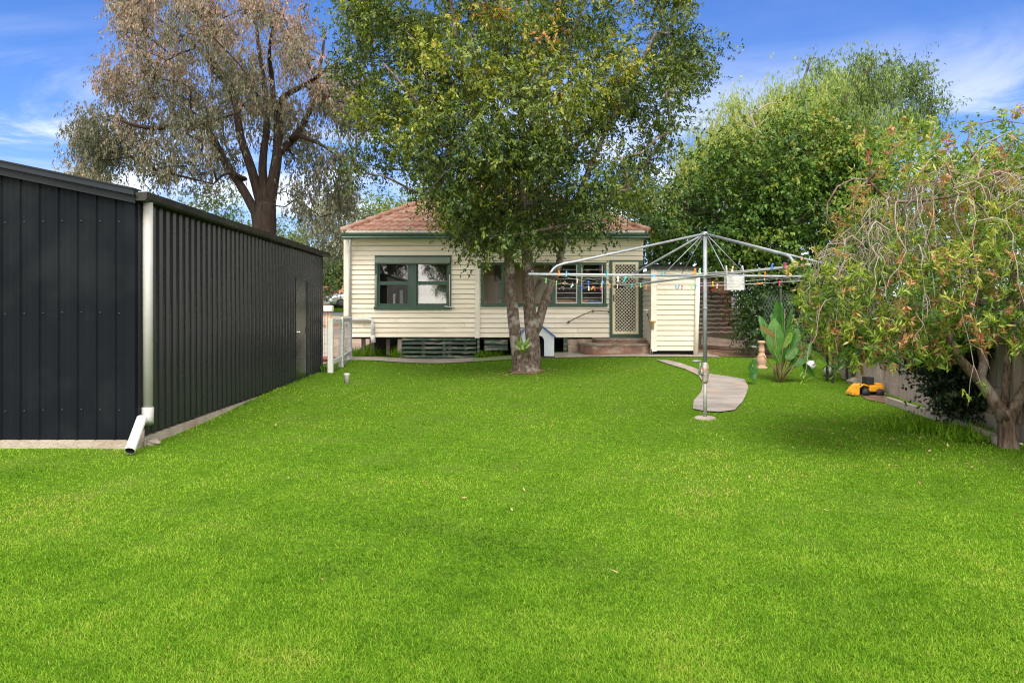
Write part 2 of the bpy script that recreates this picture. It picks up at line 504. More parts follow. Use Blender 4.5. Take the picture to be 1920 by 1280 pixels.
# ------------------------------------------------------------------ the ground
xs = np.unique(np.concatenate([np.arange(-70, -14, 4.0), np.arange(-14, 14.01, 0.25), np.arange(15, 74, 4.0)]))
ys = np.unique(np.concatenate([np.arange(-40, 1, 3.0), np.arange(1, 26.01, 0.25), np.arange(27, 60, 1.0), np.arange(64, 200, 8.0)]))
GX, GY = np.meshgrid(xs, ys)
V = np.stack([GX, GY, g(GX, GY)], -1).reshape(-1, 3)
nx, ny = len(xs), len(ys)
I = (np.arange(ny - 1)[:, None] * nx + np.arange(nx - 1)[None, :]).ravel()
Fc = np.stack([I, I + 1, I + 1 + nx, I + nx], 1)
M_turf = pmat('turf soil', (0.080, 0.160, 0.012), (0.048, 0.095, 0.010), 12, 0.95, 0.6, 60, c3=(0.10, 0.13, 0.03), c3scale=1.3, c3amt=0.4, spec=0.0)
gme = np_mesh('ground', V, Fc, M_turf, smooth=True)
ground = bpy.data.objects.new('ground', gme); COL.objects.link(ground)
tag(ground, kind='structure')

sheet('driveway', [(-9.0, 16.7), (-4.55, 16.7), (-4.5, 21), (-4.5, 41.5), (-13.5, 41.5), (-11, 30)], M_drive, 0.012)
sheet('road', [(-60, 42.3), (40, 42.3), (40, 49.5), (-60, 49.5)], M_asphalt, 0.02, res=1.0)
soil = [(4.6, 20.05), (5.9, 19.6), (7.6, 19.1), (8.6, 18.6), (9.3, 20), (9.5, 25), (5.4, 25), (5.4, 21.3), (4.6, 21.2)]
sheet('soil_bed', soil, M_soil, 0.014)
patio = [(-4.35, 20.05), (-3.0, 20.12), (-1.2, 20.22), (-0.75, 20.28), (-0.75, 21.15), (-4.35, 21.15)]
sheet('house_path', patio, M_conc, 0.016)
patio2 = [(0.55, 20.2), (1.6, 20.0), (2.6, 19.7), (3.9, 19.25), (5.7, 19.2), (5.7, 20.6), (4.2, 21.15), (0.55, 21.15)]
sheet('back_step_path', patio2, M_conc, 0.016)
M_mat = pmat('turf mat', (0.20, 0.25, 0.10), (0.16, 0.20, 0.08), 8, 0.95, 0.4, 80)
matp = [(-0.74, 20.28), (0.54, 20.2), (0.54, 21.1), (-0.74, 21.1)]
sheet('green_mat', matp, M_mat, 0.018)
path_px = [(1228, 675), (1250, 676), (1275, 681), (1300, 690), (1330, 702), (1360, 706), (1396, 712), (1403, 726), (1400, 738),
           (1392, 755), (1378, 770), (1350, 774), (1320, 772), (1299, 768), (1301, 752), (1315, 735), (1318, 718), (1310, 705),
           (1285, 693), (1255, 684)]
path_xy = [tuple(on_ground(*p)[:2]) for p in path_px]
sheet('garden_path', path_xy, M_conc2, 0.02)
ring = [(0.57 + 0.40 * math.cos(a) * (1 + 0.15 * math.sin(3 * a + 1) + .08 * math.sin(7 * a)), 17.0 + 0.45 * math.sin(a) * (1 + .15 * math.cos(5 * a))) for a in np.linspace(0, 2 * math.pi, 22)[:-1]]
sheet('bare_ring', ring, M_soil, 0.012)
bed = [(6.25, 11.9), (6.55, 12.0), (6.75, 12.9), (6.9, 13.9), (6.7, 14.1), (6.45, 13.6), (6.3, 13.0), (6.15, 12.5)]
sheet('fence_bed', bed, M_soil, 0.012)
bed2 = [(5.0, 7.6), (5.9, 7.7), (6.6, 11.2), (6.6, 12.8), (6.1, 12.6), (5.9, 11.0), (5.2, 9.5)]

# ------------------------------------------------------------------ the lawn: real blades, one mass nobody could count
NB = 640000
rg = np.random.default_rng(3)
py = rg.uniform(655, 1300, NB); pxx = rg.uniform(-600, 2600, NB)
Y = F * EYE / (py - CY) * rg.uniform(0.97, 1.03, NB); X = (pxx - CX) * Y / F
keep = (Y > 2.7) & (Y < 20.4)
keep &= ~((X < -3.93) & (Y > 8.06) & (Y < 16.6))
keep &= ~((X < -4.45) & (Y > 16))
edge = np.interp(X, [-5, -4.2, -2.5, -0.9, 0.6, 2.0, 3.6, 4.6, 6.0, 7.3, 8.6], [20.0, 19.98, 20.05, 20.2, 20.15, 19.85, 19.25, 19.1, 19.35, 18.9, 18.4])
keep &= Y < edge + rg.normal(0, 0.05, NB)
def shrink(poly, k):
    c = np.mean(np.array(poly), 0); return [tuple(c + (np.array(p) - c) * k) for p in poly]
keep &= ~in_poly(X + rg.normal(0, .035, NB) + .03 * np.sin(Y * 19), Y + rg.normal(0, .06, NB) + .05 * np.sin(X * 15), path_xy)
keep &= ~(in_poly(X, Y, ring) & (rg.uniform(0, 1, NB) > 0.15 + 0.75 * sm((np.hypot((X - .57) / .44, (Y - 17) / .5) - 0.5) / .5)))
keep &= ~(in_poly(X + rg.normal(0, .12, NB), Y + rg.normal(0, .18, NB), shrink(bed, .72)) & (rg.uniform(0, 1, NB) > 0.22))
fence_x = np.interp(Y, [4, 8.3, 11.3, 15.5, 19], [5.0, 5.83, 6.55, 7.25, 8.6])
keep &= X < fence_x - 0.02
X = X[keep]; Y = Y[keep]; n = len(X)
Z = g(X, Y)
def waves(x, y, s, ph):
    return (np.sin(x * s + ph + 1.7 * np.sin(y * s * 0.6)) * np.sin(y * s * 1.13 + ph * 2 + 1.3 * np.sin(x * s * 0.7))
            + 0.6 * np.sin(x * s * 2.3 + y * s * 1.1 + ph) * np.sin(y * s * 2.1 - x * s * 0.9))
patch = waves(X, Y, 0.8, 0.4) * 0.55 + waves(X, Y, 2.3, 2.0) * 0.42 + waves(X, Y, 6.5, 1.0) * 0.30 + waves(X, Y, 17., 3.0) * 0.2
hgt = (0.017 + 0.005 * waves(X, Y, 4.0, 0.9) + 0.005 * rg.normal(0, 1, n)) * (1 + 0.012 * Y)
hgt = np.clip(hgt, 0.012, 0.08)
long_ = np.exp(-((X - 5.35) / 0.8) ** 2 - ((Y - 9.6) / 0.9) ** 2) + np.exp(-((X + 3.85) / 0.10) ** 2) * (Y > 8) * 0.5
hgt *= 1 + 1.6 * long_ * rg.uniform(0.3, 1, n)
az = rg.uniform(0, 2 * math.pi, n); tilt = np.abs(rg.normal(0.55, 0.35, n))
D = np.stack([np.cos(az) * np.sin(tilt), np.sin(az) * np.sin(tilt), np.cos(tilt)], 1)
S = np.stack([-np.sin(az + rg.normal(0, 0.8, n)), np.cos(az), np.zeros(n)], 1)
wd = (0.0013 + 0.00060 * Y) * rg.uniform(0.7, 1.3, n)
B = np.stack([X, Y, Z], 1)
Vg = np.empty((n, 5, 3))
Vg[:, 0] = B - S * wd[:, None] * 0.5; Vg[:, 1] = B + S * wd[:, None] * 0.5
mid = B + D * (hgt * 0.6)[:, None]
Vg[:, 2] = mid + S * wd[:, None] * 0.42; Vg[:, 3] = mid - S * wd[:, None] * 0.42
tipd = D * 0.8 + np.stack([np.cos(az), np.sin(az), -0.25 * np.ones(n)], 1) * 0.55
Vg[:, 4] = mid + tipd * (hgt * 0.55)[:, None]
b5 = np.arange(n) * 5
quad = np.stack([b5, b5 + 1, b5 + 2, b5 + 3], 1)
tri = np.stack([b5 + 3, b5 + 2, b5 + 4], 1)
tone_b = np.clip(0.51 + 0.26 * patch + rg.normal(0, 0.15, n), 0, 1)
dry = rg.uniform(0, 1, n) < 0.012 + 0.035 * (patch > 0.7)
tone_b[dry] = rg.uniform(0.86, 1.0, dry.sum())
me = bpy.data.meshes.new('grass')
me.vertices.add(n * 5); me.vertices.foreach_set('co', Vg.astype(np.float32).ravel())
lv = np.concatenate([quad.ravel(), tri.ravel()]).astype(np.int32)
me.loops.add(len(lv)); me.loops.foreach_set('vertex_index', lv)
me.polygons.add(2 * n)
me.polygons.foreach_set('loop_start', np.concatenate([np.arange(n) * 4, 4 * n + np.arange(n) * 3]).astype(np.int32))
me.update(calc_edges=True)
at_ = me.attributes.new('tone', 'FLOAT', 'FACE')
at_.data.foreach_set('value', np.concatenate([tone_b, tone_b]).astype(np.float32))
M_grass = leaf_mat('grass blade', [(0.0, (0.036, 0.095, 0.009)), (0.35, (0.110, 0.240, 0.017)), (0.62, (0.190, 0.345, 0.030)),
                                   (0.84, (0.27, 0.38, 0.045)), (1.0, (0.40, 0.36, 0.11))], 0.40, 0.8, 0.0)
me.materials.append(M_grass)
go = bpy.data.objects.new('grass', me); COL.objects.link(go)
tag(go, 'short bright green lawn grass covering the back yard', 'grass', kind='stuff')

# dead leaves dropped on the lawn
nl = 700; rl_ = np.random.default_rng(17)
sp_ = rl_.choice(4, nl, p=[.55, .33, .09, .03])
lx = np.where(sp_ == 0, rl_.normal(.57, .5, nl), np.where(sp_ == 1, rl_.normal(4.9, .9, nl), np.where(sp_ == 2, rl_.uniform(-3.4, 5, nl), rl_.uniform(-2, 3.5, nl))))
ly = np.where(sp_ == 0, rl_.normal(16.7, .45, nl), np.where(sp_ == 1, rl_.normal(8.6, 1.6, nl), np.where(sp_ == 2, rl_.uniform(6, 19, nl), rl_.uniform(3.4, 9, nl))))
ok = (ly > 3.2) & (ly < 19.5) & (lx > -3.7) & (lx < np.interp(ly, [4, 8.3, 11.3, 15.5, 19], [4.8, 5.6, 6.3, 7.0, 8.0]))
lx, ly = lx[ok], ly[ok]; nl = len(lx)
Dl = np.stack([rl_.normal(0, 1, nl), rl_.normal(0, 1, nl), rl_.normal(0, .25, nl)], 1)
Vl, Fl = leaf_quads(np.stack([lx, ly, g(lx, ly) + rl_.uniform(.015, .03, nl)], 1), Dl, rl_.uniform(.035, .075, nl), rl_.uniform(.012, .024, nl), rl_, Nref=np.array([0, 0, 1.0]) + rl_.normal(0, .25, (nl, 3)))
ml = np_mesh('fallen_leaves', Vl, Fl, leaf_mat('dead leaf', [(0, (0.10, 0.055, 0.025)), (.5, (0.24, 0.14, 0.06)), (1, (0.42, 0.32, 0.16))], .15, .6, .2), rl_.uniform(0, 1, nl))
o = bpy.data.objects.new('fallen_leaves', ml); COL.objects.link(o); tag(o, 'dry brown fallen leaves scattered over the lawn', 'leaves', kind='stuff')

# ------------------------------------------------------------------ weatherboards
BP = 0.1363
BRNG = random.Random(2)
M_creamb = pmat('cream paint older', (0.78, 0.715, 0.595), (0.73, 0.66, 0.54), 2.5, 0.6, 0.0, 30, c3=(0.56, 0.48, 0.35), c3scale=2.3, c3amt=0.45, stretch=(0.4, 1, 3))
M_creamc = pmat('cream paint newer', (0.83, 0.765, 0.65), (0.79, 0.72, 0.60), 2.5, 0.5, 0.0, 30, c3=(0.62, 0.54, 0.41), c3scale=3.4, c3amt=0.3, stretch=(0.4, 1, 3))


def boards(mb, u0, u1, z0, z1, fn, holes=(), p=BP, proud=0.032, mi=0, groove=0.009):
    """lapped boards on a wall; fn(u, z, out) -> point; holes (u0,u1,z0,z1)"""
    nrow = int(math.ceil((z1 - z0) / p - 1e-6))
    for r in range(nrow):
        a = z0 + r * p; b = min(z1, a + p)
        jn = {u0 + (u1 - u0) * BRNG.uniform(.08, .92) for _ in range(1 if u1 - u0 < 2 else 2) if BRNG.random() < .7}
        cuts = sorted({u0, u1} | jn | {min(max(h[i], u0), u1) for h in holes for i in (0, 1) if h[2] < b and h[3] > a})
        for ua, ub in zip(cuts, cuts[1:]):
            if ub - ua < 1e-4: continue
            um = (ua + ub) / 2; mk = BRNG.randrange(3)
            if ub in jn: ub -= .004
            spans = [(a, b)]
            for h in holes:
                if h[0] < um < h[1]:
                    ns = []
                    for (s0, s1) in spans:
                        if h[3] <= s0 or h[2] >= s1: ns.append((s0, s1)); continue
                        if h[2] > s0: ns.append((s0, h[2]))
                        if h[3] < s1: ns.append((h[3], s1))
                    spans = ns
            for s0, s1 in spans:
                if s1 - s0 < 1e-3: continue
                if abs(s1 - b) < 1e-5 and s1 < z1 - 1e-4: s1 -= groove  # gap shaped so each lap draws a dark shadow line
                if s1 - s0 < 2e-3: continue
                o0 = 0.005 + proud * (1 - (s0 - a) / p); o1 = 0.005 + proud * (1 - (s1 - a) / p)
                mb.hexa([fn(ua, s0, o0), fn(ub, s0, o0), fn(ub, s0, -0.03), fn(ua, s0, -0.03),
                         fn(ua, s1, o1), fn(ub, s1, o1), fn(ub, s1, -0.03), fn(ua, s1, -0.03)], mk)


YF = 21.2
def hx(px): return (px - CX) * YF / F
def hz(py): return EYE - (py - CY) * YF / F

house = empty('weatherboard_house', (-0.2, 26, gz(-0.2, 26)), 'cream weatherboard house with green window frames and terracotta tile roof beyond the lawn', 'house')
xl, xr = hx(645), hx(1206)
zb, zt = hz(631.5), 3.50
W1 = (hx(703), hx(846), hz(578), hz(479))
W2 = (hx(902), hx(1137), hz(573.5), hz(492))
DR = (hx(1143), hx(1205.5), hz(633), hz(487.5))
mb = MB()
f_front = lambda u, z, o: Vector((u, YF - o, z))
boards(mb, hx(655.5), hx(890.5), zb, zt, f_front, [W1])
f_front2 = lambda u, z, o: Vector((u, YF + 0.04 - o, z))
boards(mb, hx(899.5), xr, zb - 0.01, zt, f_front2, [W2, DR])
mb.build('weatherboards', [M_cream, M_creamb, M_creamc], house)
mb = MB()      # the rest of the body, behind the cladding
mb.box(xl, xl + 0.12, YF + 0.15, 31, zb, zt)
mb.box(xr - 0.12, xr, YF + 0.15, 31, zb, zt)
mb.box(xl, xr, 31.001, 31.1, zb, zt)
mb.build('wall', M_cream, house)
mb = MB(); mb.box(xl, hx(655.5) - 0.001, YF - 0.05, YF + 0.10, hz(606), zt); mb.build('corner_board', M_trim, house)
mb = MB(); mb.box(hx(890.5) + 0.001, hx(899.5) - 0.001, YF - 0.045, YF + 0.08, zb - 0.03, zt); mb.build('corner_board', M_trim, house)
mb = MB(); mb.box(hx(655.5), hx(890), YF - 0.055, YF - 0.03, hz(459), zt + 0.001); mb.build('frieze_board', M_cream, house); mb = MB(); mb.box(hx(900), xr, YF - 0.02, YF + 0.009, hz(458), zt + 0.001)
mb.build('frieze_board', M_cream, house)
mb = MB(); mb.box(-4.36, 4.10, 20.78, YF + 0.6, 3.502, 3.53); mb.build('soffit', M_cream, house)
# gutter with its lip
mb = MB()
prof = [(20.86, 3.49), (20.72, 3.49), (20.70, 3.52), (20.72, 3.56), (20.695, 3.60), (20.69, 3.645), (20.71, 3.65), (20.72, 3.61), (20.86, 3.61)]
mb.prism(prof, -4.40, 4.12, lambda a, b, d: Vector((d, a, b)))
mb.build('gutter', M_green, house, fix=True)
# roof: courses of rolled tiles
sl = 0.55; ex0, ex1, ey, ez = -4.39, 4.11, 20.70, 3.665
ridge_d = (ex1 - ex0) / 2
mb = MB()
cs = 0.28
nc = int(ridge_d / cs)
for c in range(nc):
    d0 = c * cs; d1 = min(d0 + cs + 0.05, ridge_d)
    x0 = ex0 + d0; x1 = ex1 - d0
    xsn = np.arange(x0, x1 + 0.001, 0.055)
    if len(xsn) < 3: continue
    vs = []
    for x in xsn:
        k = max(0, 1 if False else 0)
        roll = 0.042 * abs(math.sin(math.pi * (x - ex0) / 0.225))
        jit = 0.006 * math.sin(x * 9 + c * 3.1)
        vs.append((x, ey + d0 - 0.006 * c * 0, ez + d0 * sl + 0.012 + jit))
        vs.append((x, ey + d0, ez + d0 * sl + 0.062 + roll + jit))
        xx = min(max(x, ex0 + d1), ex1 - d1)
        vs.append((xx, ey + d1, ez + d1 * sl + 0.006 + roll * 0.8 + jit))
    fs = []
    for i in range(len(xsn) - 1):
        a = i * 3
        fs += [(a, a + 3, a + 4, a + 1), (a + 1, a + 4, a + 5, a + 2)]
    mb.add(vs, fs, 0, False)
ap = Vector(((ex0 + ex1) / 2, ey + ridge_d, ez + ridge_d * sl)); apb = Vector((ap.x, 31.3 - ridge_d, ap.z))
mb.add([(ex0, ey, ez), (ex0, 31.3, ez), apb, ap], [(0, 3, 2, 1)]); mb.add([(ex1, ey, ez), (ex1, 31.3, ez), apb, ap], [(0, 1, 2, 3)])
mb.add([(ex0, 31.3, ez), (ex1, 31.3, ez), apb], [(0, 1, 2)])
mb.build('roof', M_tile, house)
mb = MB()
for sx, e in ((1, ex0), (-1, ex1)):
    m_ = 14
    for i in range(m_):
        t0 = i / m_ * ridge_d; t1 = (i + 1.12) / m_ * ridge_d
        mb.tube([(e + sx * t0, ey + t0, ez + t0 * sl + 0.055), (e + sx * t1, ey + t1, ez + t1 * sl + 0.035)], [0.10, 0.085], 10)
for i in range(8):
    y0 = ap.y + (apb.y - ap.y) * i / 8; y1 = ap.y + (apb.y - ap.y) * (i + 1.1) / 8
    mb.tube([(ap.x, y0, ap.z + 0.05), (ap.x, y1, ap.z + 0.035)], [0.10, 0.085], 10)
mb.build('ridge_cap', M_tile, house)
mb = MB()      # pale pointing under the first course
xsn = np.arange(ex0, ex1, 0.028); vs = []; fs = []
for i, x in enumerate(xsn):
    r_ = 0.030 * abs(math.sin(math.pi * (x - ex0) / 0.1125))
    vs += [(x, ey - 0.012, ez - 0.012), (x, ey - 0.012, ez + 0.028 + r_)]
    if i: fs.append((2 * i - 2, 2 * i, 2 * i + 1, 2 * i - 1))
mb.add(vs, fs); mb.build('eave_pointing', M_mortar, house)


def frame(mb, x0, x1, z0, z1, w, y0, y1, mi=0):
    mb.box(x0, x0 + w, y0, y1, z0, z1, mi); mb.box(x1 - w, x1, y0, y1, z0, z1, mi)
    mb.box(x0 + w, x1 - w, y0, y1, z0, z0 + w, mi); mb.box(x0 + w, x1 - w, y0, y1, z1 - w, z1, mi)


# left window: two double-hung sashes under a rolled blind
x0, x1, z0, z1 = W1
wf = MB(); frame(wf, x0, x1, z0, z1, 0.085, YF - 0.055, YF + 0.08)
xm0, xm1 = hx(768), hx(781)
wf.box(xm0, xm1, YF - 0.05, YF + 0.08, z0 + 0.085, z1 - 0.085)
wf.box(x0 - 0.02, x1 + 0.02, YF - 0.085, YF - 0.056, z0 - 0.03, z0 + 0.05)
win = wf.build('window', M_green, house)
for (a, b) in ((x0 + 0.086, xm0 - 0.001), (xm1 + 0.001, x1 - 0.086)):
    sb = MB()
    frame(sb, a, b, z0 + 0.086, hz(531), 0.05, YF - 0.01, YF + 0.03)
    frame(sb, a, b, hz(531.5) + 0.02, z1 - 0.086, 0.045, YF + 0.031, YF + 0.06)
    sb.box(a, b, YF - 0.015, YF + 0.03, hz(533), hz(529.3))
    sb.build('sash', M_green, win)
for (a, b) in ((x0 + 0.12, xm0 - 0.04), (xm1 + 0.04, x1 - 0.12)):
    gb = MB(); gb.add([(a, YF + 0.012, z0 + 0.12), (b, YF + 0.012, z0 + 0.12), (b, YF + 0.012, hz(532)), (a, YF + 0.012, hz(532))], [(0, 1, 2, 3)]); gb.build('pane', M_glass, win); gb = MB()
    gb.add([(a, YF + 0.045, hz(530)), (b, YF + 0.045, hz(530)), (b, YF + 0.045, z1 - 0.12), (a, YF + 0.045, z1 - 0.12)], [(0, 1, 2, 3)]); gb.build('pane', M_glass, win)
bb = MB(); bb.cbox(x0 + 0.02, x1 - 0.02, YF - 0.16, YF - 0.058, hz(494), hz(483.5), 0.015)
bb.box(x0 + 0.05, x1 - 0.06, YF - 0.15, YF - 0.11, hz(495), hz(493.9)); bb.build('roller_blind', M_blind, win)
for px in (706, 843.3):
    ab = MB(); ab.tube([(hx(px), YF - 0.09, hz(515)), (hx(px), YF - 0.09, hz(576))], 0.012, 6); ab.build('blind_arm', M_pvc, win)
ab = MB(); ab.tube([(hx(834), YF - 0.12, hz(574)), (hx(853), YF - 0.12, hz(577))], 0.016, 6)
ab.build('winder_handle', M_pvc, win)
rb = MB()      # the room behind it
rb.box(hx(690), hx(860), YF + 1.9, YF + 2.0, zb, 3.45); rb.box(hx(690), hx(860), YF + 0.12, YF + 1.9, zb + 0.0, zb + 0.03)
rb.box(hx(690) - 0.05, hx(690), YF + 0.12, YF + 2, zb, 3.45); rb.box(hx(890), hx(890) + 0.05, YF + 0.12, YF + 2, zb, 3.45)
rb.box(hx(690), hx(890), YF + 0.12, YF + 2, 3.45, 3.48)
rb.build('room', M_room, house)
cb = MB(); a, b = xm1 + 0.05, x1 - 0.13
cb.add([(a, YF + 0.16, z0 + 0.1), (b, YF + 0.16, z0 + 0.1), (b, YF + 0.16, hz(532)), (a, YF + 0.16, hz(532))], [(0, 1, 2, 3)])  # grey sheet painting a roof's reflection into the lower right pane
cb.build('curtain_reflection', M_roofrefl, win); cb = MB(); cb.box(hx(745), hx(751), YF + 0.5, YF + 0.56, z0, hz(543))
cb.build('curtain_reflection', M_white, win)  # this narrow white strip is a curtain

# the long glazed strip of the closed-in verandah
x0, x1, z0, z1 = W2
wf = MB(); yv = YF + 0.04
frame(wf, x0, x1, z0, z1, 0.07, yv - 0.05, yv + 0.08)
for a, b in ((940, 944.5), (1035, 1042), (1082.5, 1090)):
    wf.box(hx(a), hx(b), yv - 0.045, yv + 0.08, z0 + 0.07, z1 - 0.07)
wf.box(x0, x1 + 0.03, yv - 0.075, yv - 0.051, z0 - 0.02, z0 + 0.045)
win2 = wf.build('window', M_green, house)
for a, b in ((903.5, 940), (944.5, 1035)):
    gb = MB(); gb.add([(hx(a) + .03, yv + 0.02, z0 + 0.07), (hx(b), yv + 0.02, z0 + 0.07), (hx(b), yv + 0.02, z1 - 0.07), (hx(a) + .03, yv + 0.02, z1 - 0.07)], [(0, 1, 2, 3)]); gb.build('pane', M_glass2, win2)
for a, b in ((1042, 1082.5), (1090, 1130.5)):
    lf = MB(); nl = 8; ua, ub = hx(a) + 0.03, hx(b) - 0.03
    lf.box(hx(a), hx(a) + 0.03, yv - 0.03, yv + 0.05, z0 + 0.07, z1 - 0.07); lf.box(hx(b) - 0.03, hx(b), yv - 0.03, yv + 0.05, z0 + 0.07, z1 - 0.07)
    lf.box(ua, ub, yv - 0.03, yv + 0.05, z0 + 0.07, z0 + 0.095)
    hh = (z1 - z0 - 0.17) / nl
    for i in range(nl):
        za = z0 + 0.10 + i * hh
        lb = MB(); lb.add([(ua, yv - 0.02, za), (ub, yv - 0.02, za), (ub, yv + 0.03, za + hh * 1.04), (ua, yv + 0.03, za + hh * 1.04)], [(0, 1, 2, 3)]); lb.build('louvre_blade', M_glass2, win2)
        lf.box(ua, ub, yv - 0.027, yv - 0.021, za - 0.004, za + 0.006)
    lf.build('louvre_frame', M_pvc, win2)
vb = MB(); ax, bx_ = hx(899), hx(1142)
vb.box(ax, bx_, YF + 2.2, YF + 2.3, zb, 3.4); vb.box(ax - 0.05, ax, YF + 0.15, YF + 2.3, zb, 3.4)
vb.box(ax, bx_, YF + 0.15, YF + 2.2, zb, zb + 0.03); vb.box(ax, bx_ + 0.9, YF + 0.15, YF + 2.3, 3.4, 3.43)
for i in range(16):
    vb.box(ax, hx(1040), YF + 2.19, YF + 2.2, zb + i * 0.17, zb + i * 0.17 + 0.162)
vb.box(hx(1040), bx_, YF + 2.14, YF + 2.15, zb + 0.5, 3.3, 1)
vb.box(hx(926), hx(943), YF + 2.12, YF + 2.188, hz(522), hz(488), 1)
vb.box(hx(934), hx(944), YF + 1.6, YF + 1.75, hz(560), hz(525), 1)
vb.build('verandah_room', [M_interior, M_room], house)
pb = MB(); pb.box(hx(1010), hx(1132), YF + 0.35, YF + 0.75, hz(566), hz(561.5)); pb.build('bench', M_pine, house)
pb = MB(); pb.cbox(hx(1104), hx(1130), YF + 0.2, YF + 0.33, z0 + 0.08, z0 + 0.16, 0.03); pb.build('blue_tub', M_bluepl, house)
pb = MB(); pb.tube([(hx(1002), YF + .6, hz(541)), (hx(1014), YF + .6, hz(524))], 0.03, 6); pb.build('leaning_pole', [M_brown, M_pvc], house); pb = MB(); pb.tube([(hx(903), YF + .3, hz(552)), (hx(909), YF + .3, hz(572))], 0.015, 6, 1); pb.build('leaning_pole', [M_brown, M_pvc], house)

# door
x0, x1, z0, z1 = DR
db = MB()
db.box(x0, x0 + 0.075, yv - 0.06, yv + 0.1, z0, z1); db.box(x1 - 0.13, x1, yv - 0.06, yv + 0.1, z0, z1)
db.box(x0 + 0.075, x1 - 0.13, yv - 0.06, yv + 0.1, z1 - 0.055, z1); db.box(x0 + 0.075, x1 - 0.13, yv - 0.07, yv + 0.1, z0, hz(626))
door = db.build('door', M_green, house)
sd0, sd1, sz0, sz1 = x0 + 0.078, x1 - 0.133, hz(625.8), z1 - 0.058
fb = MB(); frame(fb, sd0, sd1, sz0, sz1, 0.075, yv - 0.075, yv - 0.035)
fb.build('security_frame', M_security, door)
gr = MB(); pitch = 0.098; gx0, gx1, gz0, gz1 = sd0 + 0.075, sd1 - 0.075, sz0 + 0.075, sz1 - 0.075
for s_ in (1, -1):
    k = -60
    while k < 60:
        c0 = k * pitch
        # line: x = gx0 + c0 + s*(z-gz0)
        za, zb_ = gz0, gz1
        if s_ > 0: za = max(gz0, gz0 - c0); zb_ = min(gz1, gz0 + (gx1 - gx0) - c0)
        else: za = max(gz0, gz0 + c0 - (gx1 - gx0)); zb_ = min(gz1, gz0 + c0)
        if zb_ - za > 0.02:
            xa = gx0 + c0 + s_ * (za - gz0); xb = gx0 + c0 + s_ * (zb_ - gz0)
            yy = yv - 0.058 + (0.006 if s_ > 0 else 0)
            gr.tube([(xa, yy, za), (xb, yy, zb_)], 0.0095, 4, caps=False)
        k += 1
gr.build('diamond_grille', M_grille, door)
pb = MB(); pb.box(sd0 + 0.01, sd1 - 0.01, yv + 0.02, yv + 0.03, sz0, sz1); pb.build('inner_screen', pmat('fly screen', (0.035, 0.03, 0.026), (0.10, 0.085, 0.07), 1.3, 0.7), door)
pb = MB(); pb.box(sd0 + 0.02, sd0 + 0.05, yv - 0.10, yv - 0.076, hz(565), hz(553)); pb.build('handle', M_black, door)

# subfloor
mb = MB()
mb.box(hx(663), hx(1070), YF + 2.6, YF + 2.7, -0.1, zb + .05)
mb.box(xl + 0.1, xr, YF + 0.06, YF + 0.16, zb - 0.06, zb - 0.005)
mb.box(hx(656), hx(702), YF + .035, YF + .05, zb, zt); mb.box(hx(847), hx(899), YF + .035, YF + .05, zb, zt); mb.box(hx(702), hx(847), YF + .035, YF + .05, zb, hz(579)); mb.box(hx(702), hx(847), YF + .035, YF + .05, hz(478), zt)  # near-black backing put behind the boards to darken their lap shadow lines
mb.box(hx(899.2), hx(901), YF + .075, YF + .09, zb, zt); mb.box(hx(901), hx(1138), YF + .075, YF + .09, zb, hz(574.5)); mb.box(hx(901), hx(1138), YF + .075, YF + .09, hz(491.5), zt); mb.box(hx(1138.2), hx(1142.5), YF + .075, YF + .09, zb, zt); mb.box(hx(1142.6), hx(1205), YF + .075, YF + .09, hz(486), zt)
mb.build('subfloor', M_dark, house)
for px in (667, 690, 720, 748.5, 790, 840, 870):
    yy = YF + (0.08 if px == 748.5 else 0.9 + 0.3 * math.sin(px))
    gzz = gz(hx(px), yy)
    mb = MB(); mb.box(hx(px) - 0.055, hx(px) + 0.055, yy, yy + 0.11, gzz - 0.05, zb - 0.061); mb.build('stump', M_grey, house)
mb = MB(); M_slat = pmat('peeling slat', (0.04, 0.085, 0.062), (0.03, 0.06, 0.045), 4, 0.7, 0.3, 30, c3=(0.34, 0.30, 0.25), c3scale=5, c3amt=0.75, stretch=(0.5, 1, 3))
for i, yp in enumerate((636, 643.5, 652, 660, 668.5)):
    a, b = hx(753), hx(893)
    mb = MB(); mb.box(a, b, YF + 0.02, YF + 0.045, hz(yp + 2.4), hz(yp - 2.4)); mb.build('slat', M_slat, house)
mb = MB(); mb.box(hx(830), hx(835), YF + 0.046, YF + 0.08, hz(672), hz(632)); mb.build('slat_post', M_slat, house); mb = MB(); mb.box(hx(895), hx(899), YF - 0.02, YF + 0.05, gz(-.6, 21.2) - .1, zb - .03); mb.build('slat_post', M_slat, house)
for yp0, yp1 in ((637, 645), (647, 657)):
    mb = MB(); mb.box(hx(908), hx(952), YF + 0.02, YF + 0.045, hz(yp1), hz(yp0)); mb.build('slat', M_slat, house)
mb = MB(); mb.box(hx(1056.5), hx(1063.5), YF - 0.01, YF + 0.06, gz(1.8, 21.2) - .1, zb - 0.03)
mb.build('slat_post', M_slat, house)
mb = MB()
mb.cbox(hx(1063.8), hx(1206), YF + 0.02, YF + 0.35, gz(2.2, 21.2) - .1, zb - 0.065, 0.02)
mb.cbox(hx(1064), hx(1088), YF - 0.12, YF + 0.05, gz(2.0, 21.2) - .1, hz(648), 0.04)
mb.build('stone_base', pmat('rubble base', (0.42, 0.34, 0.26), (0.26, 0.19, 0.14), 5, 0.95, 0.8, 18, c3=(0.17, 0.10, 0.07), c3scale=4, c3amt=0.7), house)

